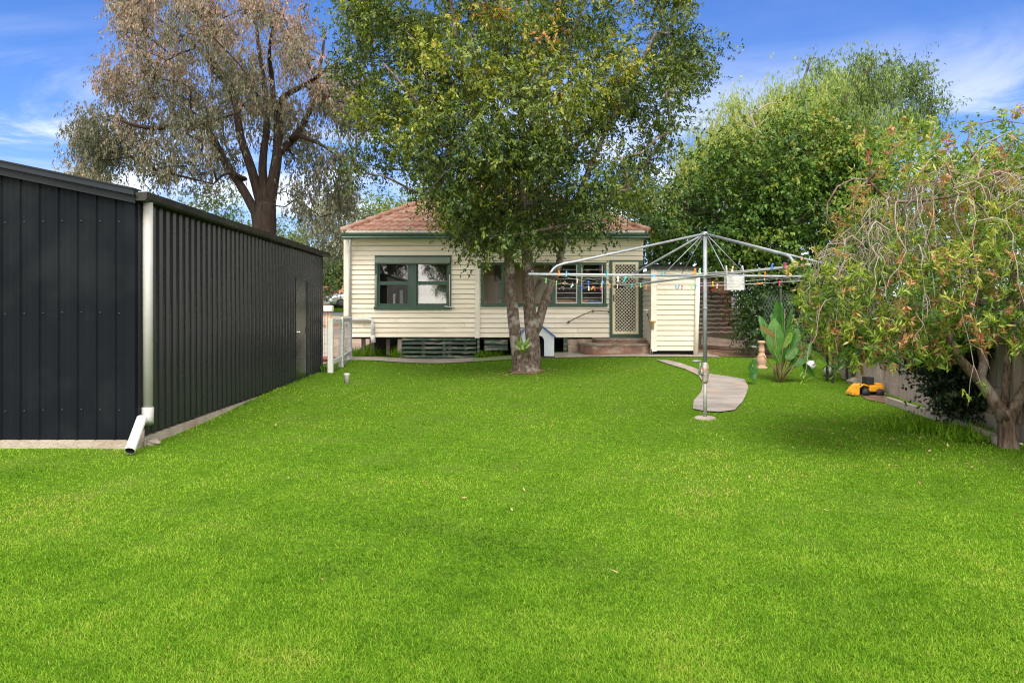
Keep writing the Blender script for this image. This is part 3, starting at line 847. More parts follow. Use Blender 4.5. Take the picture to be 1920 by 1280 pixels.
# brick steps, curved
def step(cx_, rx, ry, z0_, z1_, mbk, mbt):
    n_ = 18; poly = []
    for i in range(n_ + 1):
        a = math.pi + math.pi * i / n_
        poly.append((cx_ + rx * math.copysign(abs(math.cos(a)) ** 0.55, math.cos(a)), 21.16 + ry * -abs(math.sin(a)) ** 0.7))
    fn = lambda a, b, d: Vector((a, b, d))
    mbk.prism(poly, z0_, z1_ - 0.055, fn)
    big = [(cx_ + (a - cx_) * 1.012, 21.16 + (b - 21.16) * 1.02 - 0.001 + 0.002) for a, b in poly]
    mbt.prism(big, z1_ - 0.054, z1_, fn)
k1 = MB(); k2 = MB()
g0 = gz(3.4, 20.4)
step(hx(1153), 1.06, 1.05, g0 - 0.1, EYE - (644.5 - CY) * 20.2 / F, k1, k2)
step(hx(1166), 0.84, 0.62, g0 + 0.05, EYE - (634.5 - CY) * 20.6 / F, k1, k2)
st = k1.build('door_steps', M_brick, house, fix=True)
k2.build('tread', M_tread, st, fix=True)
hb = MB()
rl = [(1066, 603, 0.12), (1083, 594, 0.12), (1108, 583.2, 0.12), (1112, 582.4, 0.12), (1143, 583.3, 0.1)]
hb.tube([(hx(a), YF - d, hz(b)) for a, b, d in rl], 0.014, 8)
for a, b in ((1066, 603), (1112, 582.4), (1142, 583.3)):
    hb.tube([(hx(a), YF - 0.12, hz(b)), (hx(a), YF + 0.01, hz(b + 0.6))], 0.016, 8); hb.tube([(hx(a), YF - 0.035, hz(b + .5)), (hx(a), YF - 0.015, hz(b + .5))], 0.035, 10)
hb.build('handrail', pmat('rail', (0.25, 0.22, 0.2), (0.17, 0.15, 0.13), 6, 0.4, metallic=0.6), house)

# downpipe of the house and its dog-leg
dp = MB()
xc = hx(657.5)
dp.tube([(hx(662), 20.80, 3.50), (hx(662), 20.82, 3.40), (hx(659), 21.05, 3.30), (xc, 21.09, 3.22), (xc, 21.09, hz(598.5))], 0.04, 10)
dp.tube([(xc, 21.09, hz(594)), (xc + .03, 21.09, hz(598.4)), (hx(694), 21.08, hz(598.4)), (hx(699.5), 21.08, hz(600)), (hx(700), 21.08, hz(606)), (hx(701), 21.08, hz(640))], 0.052, 10)
dp.tube([(hx(700), 21.08, hz(628)), (hx(701.4), 21.08, hz(642))], 0.066, 10)
dp.build('downpipe', M_pvc, house)

# the little lean-to block beside the door
YB = 19.94; bs = F / YB
bxp = lambda px: (px - CX) / bs
bzp = lambda py: EYE - (py - CY) / bs
M_cream_dim = pmat('dimmed cream paint', (0.66, 0.605, 0.50), (0.60, 0.545, 0.44), 2.5, 0.6, 0.0, 30, c3=(0.50, 0.44, 0.33), c3scale=3.0, c3amt=0.35, stretch=(0.4, 1, 3))  # house cream darkened to offset the fuller light on the lean-to
blk = empty('lean_to', (4.7, 20.6, gz(4.7, 20.6)), 'small cream weatherboard lean-to standing right of the screen door', 'shed')
X0, X1 = 4.06, bxp(1309)
zb2, zt2 = bzp(657), bzp(505.5)
mb = MB()
boards(mb, bxp(1231), bxp(1303), zb2, zt2, lambda u, z, o: Vector((u, YB - o, z)), proud=0.022, groove=0.006)
boards(mb, YB + 0.1, 21.23, bzp(639), zt2, lambda u, z, o: Vector((X0 - o, u, z)), proud=0.022, groove=0.006)
mb.box(X1 - 0.06, X1 - 0.02, YB + 0.05, 22.2, zb2, zt2); mb.box(X0 + 0.035, X1 - 0.061, 22.1, 22.2, zb2, zt2)
mb.box(X0 + 0.001, X0 + 0.03, YB + 0.1, 21.2, zb2 - 0.1, bzp(640))
mb.build('weatherboards', [M_cream_dim] * 3, blk)
mb = MB(); mb.box(X0 - 0.035, bxp(1231) - 0.001, YB - 0.035, YB + 0.09, zb2 - 0.02, zt2); mb.build('corner_board', M_trim, blk)
mb = MB(); mb.hexa([(X0 - 0.1, YB - 0.1, zt2 + .002), (X1 + 0.08, YB - 0.1, zt2 + .002), (X1 + 0.08, 22.4, zt2 + 0.25), (X0 - 0.1, 22.4, zt2 + 0.25),
                    (X0 - 0.1, YB - 0.1, zt2 + 0.05), (X1 + 0.08, YB - 0.1, zt2 + 0.05), (X1 + 0.08, 22.4, zt2 + 0.3), (X0 - 0.1, 22.4, zt2 + 0.3)])
mb.build('roof', M_gutter, blk)
mb = MB(); mb.tube([(bxp(1307.5), YB - 0.05, bzp(514)), (bxp(1305.5), YB - 0.05, bzp(600)), (bxp(1303.5), YB - 0.05, gz(5.2, YB) - 0.03)], 0.062, 12); mb.build('downpipe', M_trim, blk)
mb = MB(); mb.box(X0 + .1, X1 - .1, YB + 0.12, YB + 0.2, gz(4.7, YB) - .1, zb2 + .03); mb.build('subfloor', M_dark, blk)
# squeegee and cream cup by the lean-to
sq = MB(); sq.tube([at(1213, 586, 20.1), at(1219, 606, 20.05), at(1220.5, 640, 20.0), at(1222, 664, 19.86)], 0.011, 6, 1)
sq.tube([at(1207, 582, 20.08), at(1219, 581, 20.08)], 0.018, 6); sq.tube([at(1213, 581.5, 20.09), at(1213.4, 588, 20.1)], 0.014, 6)
tag(sq.build('squeegee', [M_white, M_black]), 'long handled squeegee leaning upside down against the lean-to corner', 'squeegee')
cu = MB(); c = at(1223.5, 600, 19.9)
cu.lathe([(0.03, -0.24), (0.045, -0.235), (0.045, -0.07), (0.085, -0.05), (0.09, 0.0), (0.075, 0.0), (0.07, -0.03)], c, 14)
tag(cu.build('pipe_cup', pmat('aged plastic', (0.62, 0.48, 0.27), (0.5, 0.37, 0.2), 5, 0.5)), 'cream funnel-shaped cup fixed on the lean-to corner beside the squeegee', 'funnel')

# ------------------------------------------------------------------ the dark steel shed
M_screw = pmat('screw head', (0.045, 0.05, 0.055), (0.03, 0.035, 0.04), 9, 0.5)
XS, YS0, YS1 = -3.95, 8.09, 16.46
shed = empty('steel_shed', (-6.5, 12, 0), 'long black ribbed steel shed with a beige corner downpipe along the left of the lawn', 'shed')


def ribbed(mb, prof, z0, z1, fn, mi=0):
    vs = []; fs = []
    for i, (u, o) in enumerate(prof):
        vs += [fn(u, z0(u), o), fn(u, z1(u), o)]
        if i: fs.append((2 * i - 2, 2 * i, 2 * i + 1, 2 * i - 1))
    mb.add(vs, fs, mi)


def rib_profile(u0, u1, start, pitch, top, flank, h, swage=0.0):
    p = [(u0, 0.0)]; u = start
    while u + pitch < u0: u += pitch
    while u < u1:
        a = u - top / 2
        for du, o in ((-flank, 0), (0, h), (top, h), (top + flank, 0)):
            if u0 < a + du < u1: p.append((a + du, o))
        if swage:
            for q in (0.36, 0.68):
                c = u + pitch * q
                for du, o in ((-.006, 0), (0, swage), (.006, 0)):
                    if u0 < c + du < u1: p.append((c + du, o))
        u += pitch
    p.append((u1, 0.0))
    return p


rise = 0.209
mb = MB()
ribbed(mb, rib_profile(-10.2, XS - 0.10, -4.175 - 29 * 0.2057, 0.2057, 0.016, 0.010, 0.022, 0.003), lambda u: 0.105, lambda u: 2.70 + rise * (XS - u),
       lambda u, z, o: Vector((u, YS0 - o, z)))
mb.box(XS - 0.10, XS + 0.002, YS0 - 0.026, YS0 + 0.05, 0.105, 2.70)
for zz in (0.42, 1.47, 2.46):
    u = -4.175
    for k in range(29):
        c = Vector((u + 0.05, YS0 - 0.004, zz + 0.01 * math.sin(k * 7)))
        mb.tube([c, c + Vector((0, -0.006, 0))], 0.0075, 6, 1)
        u -= 0.2057
mb.build('front_cladding', [M_shed, M_screw], shed)
DY0, DY1, DZ1 = 14.30, 15.215, 2.13
mb = MB()
fs_ = lambda u, z, o: Vector((XS + o, u, z))
pr = rib_profile(YS0 + 0.05, YS1, 8.16, 0.179, 0.045, 0.022, 0.028)
seg = lambda a, b: [(max(a, min(b, u)), o) for u, o in pr if a - 0.001 <= u <= b + 0.001]
ribbed(mb, [(YS0 + 0.05, 0)] + seg(YS0 + 0.05, DY0) + [(DY0, 0)], lambda u: 0.13, lambda u: 2.69, fs_)
ribbed(mb, [(DY0, 0)] + seg(DY0, DY1) + [(DY1, 0)], lambda u: DZ1, lambda u: 2.69, fs_)
ribbed(mb, [(DY1, 0)] + seg(DY1, YS1) + [(YS1, 0)], lambda u: 0.13, lambda u: 2.69, fs_)
mb.box(XS - 0.03, XS + 0.032, YS1, YS1 + 0.04, 0.13, 2.69)
for zz in (0.32, 1.40, 2.5):
    for k in range(23):
        c = Vector((XS + 0.001, YS0 + 0.25 + k * 0.358, zz))
        if DY0 < c.y < DY1 and zz < DZ1: continue
        mb.tube([c, c + Vector((0.007, 0, 0))], 0.007, 6, 1)
mb.build('side_cladding', [M_shed2, M_screw], shed)
mb = MB(); mb.box(-10.2, XS - 0.06, YS1 - 0.06, YS1 - 0.002, 0.1, 2.69); mb.box(-10.25, -10.2, YS0, YS1, 0.1, 3.9); mb.build('wall', M_shed, shed)
mb = MB()
frame(mb, DY0 + 0.003, DY1 - 0.003, 0.14, DZ1 - 0.003, 0.035, 0, 0.03)
for i, p in enumerate(mb.v): mb.v[i] = (XS + 0.036 - p[1], p[0], p[2])
dr = mb.build('door', M_shed2, shed)
mb = MB(); mb.box(XS + 0.002, XS + 0.02, DY0 + 0.039, DY1 - 0.039, 0.176, DZ1 - 0.04); mb.build('leaf', pmat('door sheet', (0.020, 0.020, 0.0195), (0.016, 0.016, 0.0155), 2, 0.25, spec=0.42), dr)
hY = DY0 + 0.10; hZ = EYE - (623 - CY) * hY / F
mb = MB(); mb.tube([(XS + 0.02, hY, hZ), (XS + 0.05, hY, hZ)], 0.03, 12); mb.tube([(XS + 0.05, hY, hZ), (XS + 0.085, hY, hZ)], [0.022, 0.03], 12)
mb.tube([(XS + 0.06, hY + 0.01, hZ), (XS + 0.06, hY + 0.12, hZ)], 0.011, 8); mb.build('handle', M_chrome, dr)
mb = MB(); mb.box(XS + 0.02, XS + 0.034, DY1 - 0.12, DY1 - 0.09, hZ - 0.03, hZ + 0.09); mb.build('hinge', M_black, dr)
# roof, barge and gutter
mb = MB()
rx = -8.3
nrib = 44
for side in (0, 1):
    prf = []
    for (u, o) in rib_profile(YS0 - 0.12, YS1 + 0.1, YS0, 0.19, 0.04, 0.02, 0.025): prf.append((u, o))
    vs = []; fs = []
    for i, (u, o) in enumerate(prf):
        if side == 0: vs += [(XS + 0.06, u, 2.725 + o), (rx, u, 2.725 + (XS + .06 - rx) * rise + o)]
        else: vs += [(rx, u, 2.725 + (XS + .06 - rx) * rise + o), (rx * 2 - XS, u, 2.725 + o)]
        if i: fs.append((2 * i - 2, 2 * i, 2 * i + 1, 2 * i - 1))
    mb.add(vs, fs)
mb.build('roof', M_fascia, shed)
mb = MB()
def barge(za, zb_, y0, y1):
    mb.hexa([(-8.3, y0, za + (XS + 8.3) * rise), (XS + 0.02, y0, za), (XS + 0.02, y1, za), (-8.3, y1, za + (XS + 8.3) * rise),
             (-8.3, y0, zb_ + (XS + 8.3) * rise), (XS + 0.02, y0, zb_), (XS + 0.02, y1, zb_), (-8.3, y1, zb_ + (XS + 8.3) * rise)])
barge(2.655, 2.735, YS0 - 0.06, YS0 - 0.029); barge(2.737, 2.80, YS0 - 0.085, YS0 + 0.02); barge(2.80, 2.815, YS0 - 0.10, YS0 + 0.09)
mb.build('barge_board', M_fascia, shed)
mb = MB()
gp = [(XS + 0.035, 2.68), (XS + 0.13, 2.68), (XS + 0.155, 2.70), (XS + 0.16, 2.775), (XS + 0.145, 2.78), (XS + 0.14, 2.715), (XS + 0.06, 2.70), (XS + 0.035, 2.76)]
ysg = [YS0 - 0.06, 9.4, 10.9, 12.4, 13.9, 15.4, YS1 + 0.12]
for i in range(6):
    e = 0.004 * (i % 2)
    mb.prism([(a + e * (1 if a > XS + 0.1 else 0), b - e) for a, b in gp], ysg[i] + (0 if i == 0 else -0.03 * (i % 2)), ysg[i + 1] + 0.03 * (i % 2), lambda a, b, d: Vector((a, d, b)))
mb.prism(gp[:4] + [(XS + 0.035, 2.77)], YS0 - 0.075, YS0 - 0.061, lambda a, b, d: Vector((a, d, b)))
mb.build('gutter', M_gutter, shed, fix=True)
M_beige = pmat('beige downpipe', (0.345, 0.345, 0.33), (0.30, 0.30, 0.285), 3, 0.4, c3=(0.42, 0.38, 0.32), c3scale=3, c3amt=0.3)
mb = MB(); mb.tube([(XS + 0.085, 8.19, 2.69), (XS + 0.085, 8.19, 0.34)], 0.052, 16)
mb.tube([(XS + 0.085, 8.19, 0.44), (XS + 0.085, 8.185, 0.33), (XS + 0.10, 8.15, 0.27)], 0.062, 16)
mb.build('downpipe', M_beige, shed)
mb = MB(); mb.box(-10.2, XS + 0.022, YS0 - 0.03, YS1 + 0.02, -0.25, 0.10); mb.build('slab', pmat('slab edge', (0.36, 0.31, 0.26), (0.27, 0.22, 0.18), 4, 0.9, 0.6, 40, c3=(0.22, 0.13, 0.085), c3scale=2.5, c3amt=0.7), shed)

a = on_ground(242, 855); b = Vector((-3.85, 8.02, 0.343))
mb = MB(); d = (b - a).normalized(); a2 = a + d * 0.03 + Vector((0, 0, 0.03))
n_ = 18
mb.tube([a2, b], 0.052, n_, 0, caps=False); mb.tube([b, a2], 0.045, n_, 1, caps=False)
mb.tube([a2 + d * 0.0, a2 + d * 0.002], [0.0525, 0.045], n_, caps=False)
tag(mb.build('drain_pipe', [M_pvc, M_black]), 'loose grey plastic pipe slanting from the shed downpipe to the grass', 'pipe')
a = on_ground(265, 838)
mb = MB(); mb.tube([a + Vector((0, 0, -0.05)), a + Vector((0.0, 0.01, 0.09)), a + Vector((0.015, 0.0, 0.2))], [0.03, 0.028, 0.024], 7)
tag(mb.build('wooden_stake', M_brown), 'short weathered wooden stake propping up the slanting pipe', 'stake')


def rock(name, p, s, mat, label, cat='rock', seed=1):
    bm = bmesh.new(); bmesh.ops.create_icosphere(bm, subdivisions=3, radius=1)
    r = random.Random(seed)
    ph = [r.uniform(0, 6) for _ in range(6)]
    for v in bm.verts:
        k = 1 + 0.18 * math.sin(3 * v.co.x + ph[0]) * math.cos(2.6 * v.co.y + ph[1]) + 0.12 * math.sin(5 * v.co.z + ph[2] + 3 * v.co.x)
        v.co = Vector((v.co.x * s[0], v.co.y * s[1], v.co.z * s[2])) * k + Vector(p) + Vector((0, 0, s[2] * 0.5))
    me = bpy.data.meshes.new(name); bm.to_mesh(me); bm.free(); me.materials.append(mat)
    o = bpy.data.objects.new(name, me); COL.objects.link(o)
    return tag(o, label, cat)


rock('rock', on_ground(286, 834), (0.085, 0.06, 0.045), M_conc, 'pale flat rock in the grass beside the wooden stake')
a = on_ground(650, 719)
mb = MB(); mb.lathe([(0.045, -0.05), (0.045, 0.10), (0.052, 0.11), (0.052, 0.155), (0.058, 0.165), (0.058, 0.20), (0.05, 0.20), (0.046, 0.17)], a, 16)
tag(mb.build('vent_pipe', pmat('grey pvc', (0.42, 0.42, 0.40), (0.34, 0.33, 0.31), 6, 0.5)), 'short grey capped pipe standing in the lawn near the white gate', 'pipe')

# ------------------------------------------------------------------ white fence with mesh between shed and house
fp = [(-3.67, 16.15), (-3.78, 17.75), (-4.10, 20.35)]
fence = empty('wire_fence', (-3.9, 18, gz(-3.9, 18)), 'white timber post and rail fence with wire mesh between shed and house', 'fence')
for (x, y) in fp:
    z = gz(x, y); w = 0.055
    mb = MB(); mb.cbox(x - w, x + w, y - w, y + w, z - 0.1, z + 1.17, 0.01); mb.build('post', M_white, fence)
for (p, q) in zip(fp, fp[1:]):
    for h in (0.16, 1.05):
        mb = MB(); za = gz(*p) + h; zb_ = gz(*q) + h
        dd = Vector((q[0] - p[0], q[1] - p[1], 0)).normalized() * 0.06
        mb.hexa([(p[0] + dd.x - .02, p[1] + dd.y, za), (p[0] + dd.x + .025, p[1] + dd.y, za), (q[0] - dd.x + .025, q[1] - dd.y, zb_), (q[0] - dd.x - .02, q[1] - dd.y, zb_),
                 (p[0] + dd.x - .02, p[1] + dd.y, za + .09), (p[0] + dd.x + .025, p[1] + dd.y, za + .09), (q[0] - dd.x + .025, q[1] - dd.y, zb_ + .09), (q[0] - dd.x - .02, q[1] - dd.y, zb_ + .09)])
        mb.build('rail', M_white, fence)
mb = MB(); ex = [(XS + 0.0, 16.3), (-3.67 - 0.06, 16.09), fp[1], fp[2]]
for (p, q) in zip(ex, ex[1:]):
    L = math.dist(p, q); n_ = max(2, int(L / 0.1))
    off = 0.058
    for i in range(n_ + 1):
        t = i / n_; x = p[0] + (q[0] - p[0]) * t + (off if p[1] > 16.1 and p is not ex[0] else 0); y = p[1] + (q[1] - p[1]) * t; z = gz(x, y)
        mb.tube([(x, y, z + 0.02), (x, y, z + 1.2)], 0.0026, 3, caps=False)
    for j in range(13):
        h = 0.03 + j * 0.0975; o_ = off if p is not ex[0] else 0
        mb.tube([(p[0] + o_, p[1], gz(*p) + h), (q[0] + o_, q[1], gz(*q) + h)], 0.0026, 3, caps=False)
mb.build('wire_mesh', M_steel, fence)

# ------------------------------------------------------------------ things down the side drive
a = Vector((-7.55, 33, gz(-7.55, 33)))
mb = MB(); c = at(616, 578, 23.5); zg = gz(c.x, c.y)
mb.cbox(c.x - .14, c.x + .14, c.y - .12, c.y + .12, c.z - 0.10, c.z + 0.09, 0.03)
mb.tube([c + Vector((.02, 0, -.09)), c + Vector((0.06, 0, -.35)), Vector((c.x + .10, c.y, zg))], 0.03, 6, 1); mb.tube([c + Vector((-.06, 0, -.09)), Vector((c.x - .06, c.y, zg))], 0.03, 6, 1)
tag(mb.build('letterbox', [M_white, M_pine]), 'white box on leaning wooden legs beside the driveway', 'letterbox')
mb = MB(); p0 = at(606, 606, 20.5); zz = gz(p0.x, p0.y)
mb.prism([(-.25, 0), (.27, 0), (.24, .45), (.10, .85), (-.25, .92)], -0.03, 0.03, lambda u, v, d: Vector((p0.x + u, p0.y + d + v * 0.16, zz + 0.02 + v)))
tag(mb.build('fibre_board', pmat('grey sheet', (0.50, 0.48, 0.44), (0.4, 0.38, 0.35), 3, 0.8)), 'broken grey sheet leaning beside the far corner of the black shed', 'board')
mb = MB(); p0 = at(607, 620, 20.2); zz = gz(p0.x, p0.y)
for i in range(7):
    mb.cbox(p0.x - .22 + (i % 3) * .2, p0.x - .03 + (i % 3) * .2, p0.y - .2 - 0.03 * i, p0.y - .1 - 0.03 * i, zz + (i // 3) * .085, zz + (i // 3) * .085 + .08, 0.008)
tag(mb.build('brick_pile', pmat('red brick', (0.36, 0.15, 0.10), (0.27, 0.12, 0.09), 8, 0.9)), 'small pile of red bricks on the driveway below the grey sheet', 'bricks')
mb = MB(); p0 = at(628, 592, 34); zz = gz(p0.x, p0.y)
mb.cbox(p0.x - 0.35, p0.x + 0.4, p0.y - .15, p0.y + .15, zz, zz + 0.32, 0.03)
tag(mb.build('brick_kerb', pmat('orange brick', (0.48, 0.28, 0.15), (0.38, 0.22, 0.12), 5, 0.9)), 'low orange brick block at the street end of the driveway', 'brick wall')

# ------------------------------------------------------------------ the rotary clothes hoist
HX, HY = (1322 - CX) * 10.35 / F, 10.35
HG = gz(HX, HY)
hoist = empty('clothes_hoist', (HX, HY, HG), 'galvanised rotary clothes hoist standing on the lawn at the end of the garden path', 'clothes hoist')
zh = EYE - (517 - CY) * HY / F; ztop = EYE - (436 - CY) * HY / F; zw0 = EYE - (716 - CY) * HY / F; zw1 = EYE - (679 - CY) * HY / F
hz_ = lambda py: EYE - (py - CY) * HY / F
H0 = Vector((HX, HY, 0))
mb = MB(); mb.lathe([(0.15, -0.05), (0.15, 0.012), (0.13, 0.028), (0.05, 0.034)], (HX, HY, HG), 22); mb.build('footing', M_conc, hoist)
mb = MB(); mb.tube([(HX, HY, HG), (HX, HY, zw0 + .03)], 0.027, 14); mb.build('lower_post', pmat('olive steel', (0.33, 0.35, 0.32), (0.24, 0.25, 0.23), 8, 0.55, metallic=0.3), hoist)
mb = MB(); mb.tube([(HX, HY, zw0), (HX, HY, ztop)], 0.028, 16); mb.tube([(HX, HY, hz_(580)), (HX, HY, hz_(577))], 0.034, 16); mb.build('mast', M_steel, hoist)
mb = MB()
mb.lathe([(0.040, hz_(716.5)), (0.046, hz_(715)), (0.044, hz_(713)), (0.050, hz_(704)), (0.058, hz_(697)), (0.056, hz_(693)), (0.046, hz_(684)), (0.036, hz_(681)), (0.034, hz_(679.5)), (0.029, hz_(679))], H0, 18)
mb.tube([(HX - 0.04, HY - 0.01, hz_(697)), (HX - 0.075, HY - 0.01, hz_(697)), (HX - 0.10, HY - 0.01, hz_(696))], [0.05, 0.048, 0.02], 14)
for k in range(6):
    aa = k * 1.05; c = Vector((HX + 0.052 * math.cos(aa), HY + 0.052 * math.sin(aa), hz_(690 if k % 2 else 701)))
    mb.tube([c, c + Vector((0.012 * math.cos(aa), 0.012 * math.sin(aa), 0))], 0.008, 6)
wb = mb.build('winder', M_rust, hoist)
mb = MB(); xa = HX - 0.085
mb.tube([(xa, HY - 0.02, hz_(697)), (xa, HY - 0.06, hz_(697)), (xa, HY - 0.06, hz_(677))], 0.010, 8)
mb.tube([(xa + .01, HY - 0.06, hz_(676.5)), (xa - 0.105, HY - 0.06, hz_(676.5))], 0.016, 8)
mb.build('crank_handle', M_steel, wb)
mb = MB(); mb.lathe([(0.03, zh - 0.03), (0.045, zh - 0.025), (0.045, zh + 0.025), (0.032, zh + 0.03)], H0, 14); mb.build('hub', M_steel, hoist); mb = MB(); mb.lathe([(0.032, ztop - 0.05), (0.04, ztop - 0.03), (0.035, ztop + 0.005), (0.015, ztop + 0.012)], H0, 14); mb.build('top_cap', M_steel, hoist)
arms = {}
for key, th, L, ze in (('A', 190, 2.5, zh), ('C', 280, 2.5, zh + 0.0), ('D', 10, 2.5, zh), ('B', 111, 2.5, 1.905)):
    d = Vector((math.cos(math.radians(th)), math.sin(math.radians(th)), 0))
    tip = H0 + d * L + Vector((0, 0, ze)); root = H0 + d * 0.03 + Vector((0, 0, zh))
    arms[key] = (root, tip, d)
    mb = MB(); mb.tube([root, root.lerp(tip, .5) + Vector((0, 0, 0.0)), tip], 0.019, 10)
    mb.tube([tip - d * 0.04 + Vector((0, 0, .018)), tip - d * 0.04 + Vector((0, 0, .045)), tip - d * .06 + Vector((0, 0, .045)), tip - d * .06 + Vector((0, 0, .018))], 0.004, 5)
    if key == 'B': mb.tube([tip - d * 0.30, tip + d * .01], 0.024, 10, 1)
    mb.build('arm', [M_steel, M_black], hoist)
    q0 = root.lerp(tip, 0.885); q1 = root.lerp(tip, 0.865) + Vector((0, 0, 0.07)); q2 = root.lerp(tip, 0.82) + Vector((0, 0, 0.135)); q3 = root.lerp(tip, .74) + Vector((0, 0, 0.175))
    top = H0 + d * 0.02 + Vector((0, 0, ztop - 0.02))
    pts = [q0, q0.lerp(q1, .6), q1, q1.lerp(q2, .5) + d * .008 + Vector((0, 0, .008)), q2, q2.lerp(q3, .5) + Vector((0, 0, .006)), q3, top]
    mb = MB(); mb.tube(pts, 0.0165, 10); mb.build('strut', M_steel, hoist)
    mid = root.lerp(tip, 0.24)
    mb = MB(); mb.tube([H0 + d * 0.03 + Vector((0, 0, ztop - 0.03)), mid], 0.006, 6); mb.build('brace', M_steel, hoist)
lines = []
for ring_, t in enumerate((0.985, 0.85, 0.72, 0.59, 0.46)):
    mb = MB()
    for u, v in (('A', 'B'), ('B', 'D'), ('D', 'C'), ('C', 'A')):
        p = arms[u][0].lerp(arms[u][1], t); q = arms[v][0].lerp(arms[v][1], t)
        sag = 0.035 + 0.02 * ((ring_ * 7 + ord(u)) % 3)
        pts = [p.lerp(q, s / 14) - Vector((0, 0, 4 * sag * (s / 14) * (1 - s / 14))) for s in range(15)]
        lines.append(pts); mb.tube(pts, 0.0022, 4, caps=False)
    mb.build('clothes_line', pmat('line wire', (0.45, 0.45, 0.43), (0.35, 0.35, 0.33), 5, 0.5), hoist)


def proj(p):
    return CX + F * p.x / p.y, CY - F * (p.z - EYE) / p.y


def snap(px, py):
    best = None
    for li, pts in enumerate(lines):
        for a, b in zip(pts, pts[1:]):
            for s in (0, .25, .5, .75):
                q = a.lerp(b, s); u, v = proj(q); e = abs(u - px) + 2.0 * abs(v - py)
                if best is None or e < best[0]: best = (e, q, (b - a).normalized())
    return best


PEGC = {'lime': (0.30, 0.72, 0.20), 'orange': (0.90, 0.30, 0.02), 'sky blue': (0.10, 0.42, 0.85), 'blue': (0.03, 0.14, 0.62), 'white': (0.80, 0.78, 0.72),
        'coral': (0.85, 0.16, 0.10), 'pink': (0.85, 0.04, 0.22), 'teal': (0.02, 0.42, 0.48), 'yellow': (0.85, 0.62, 0.03), 'pale pink': (0.78, 0.42, 0.40), 'charcoal': (0.04, 0.04, 0.05), 'mint': (0.50, 0.78, 0.55), 'peach': (0.85, 0.45, 0.28)}
PEGM = {k: pmat('peg ' + k, c, tuple(v * .85 for v in c), 20, 0.4) for k, c in PEGC.items()}
PEGME = {}
for k in PEGC:
    mb = MB()
    for s_ in (1, -1):
        M_ = Matrix.Rotation(s_ * 0.20, 4, 'Y')
        mb.cbox(-0.007 + s_ * 0.006, 0.007 + s_ * 0.006, -0.006, 0.006, -0.062, 0.018, 0.003, 0, M_)
    mb.tube([(0, -0.009, -0.004), (0, 0.009, -0.004)], 0.008, 8)
    me_ = bpy.data.meshes.new('clothes_peg'); me_.from_pydata(mb.v, [], mb.f); me_.materials.append(PEGM[k]); me_.update(); PEGME[k] = me_
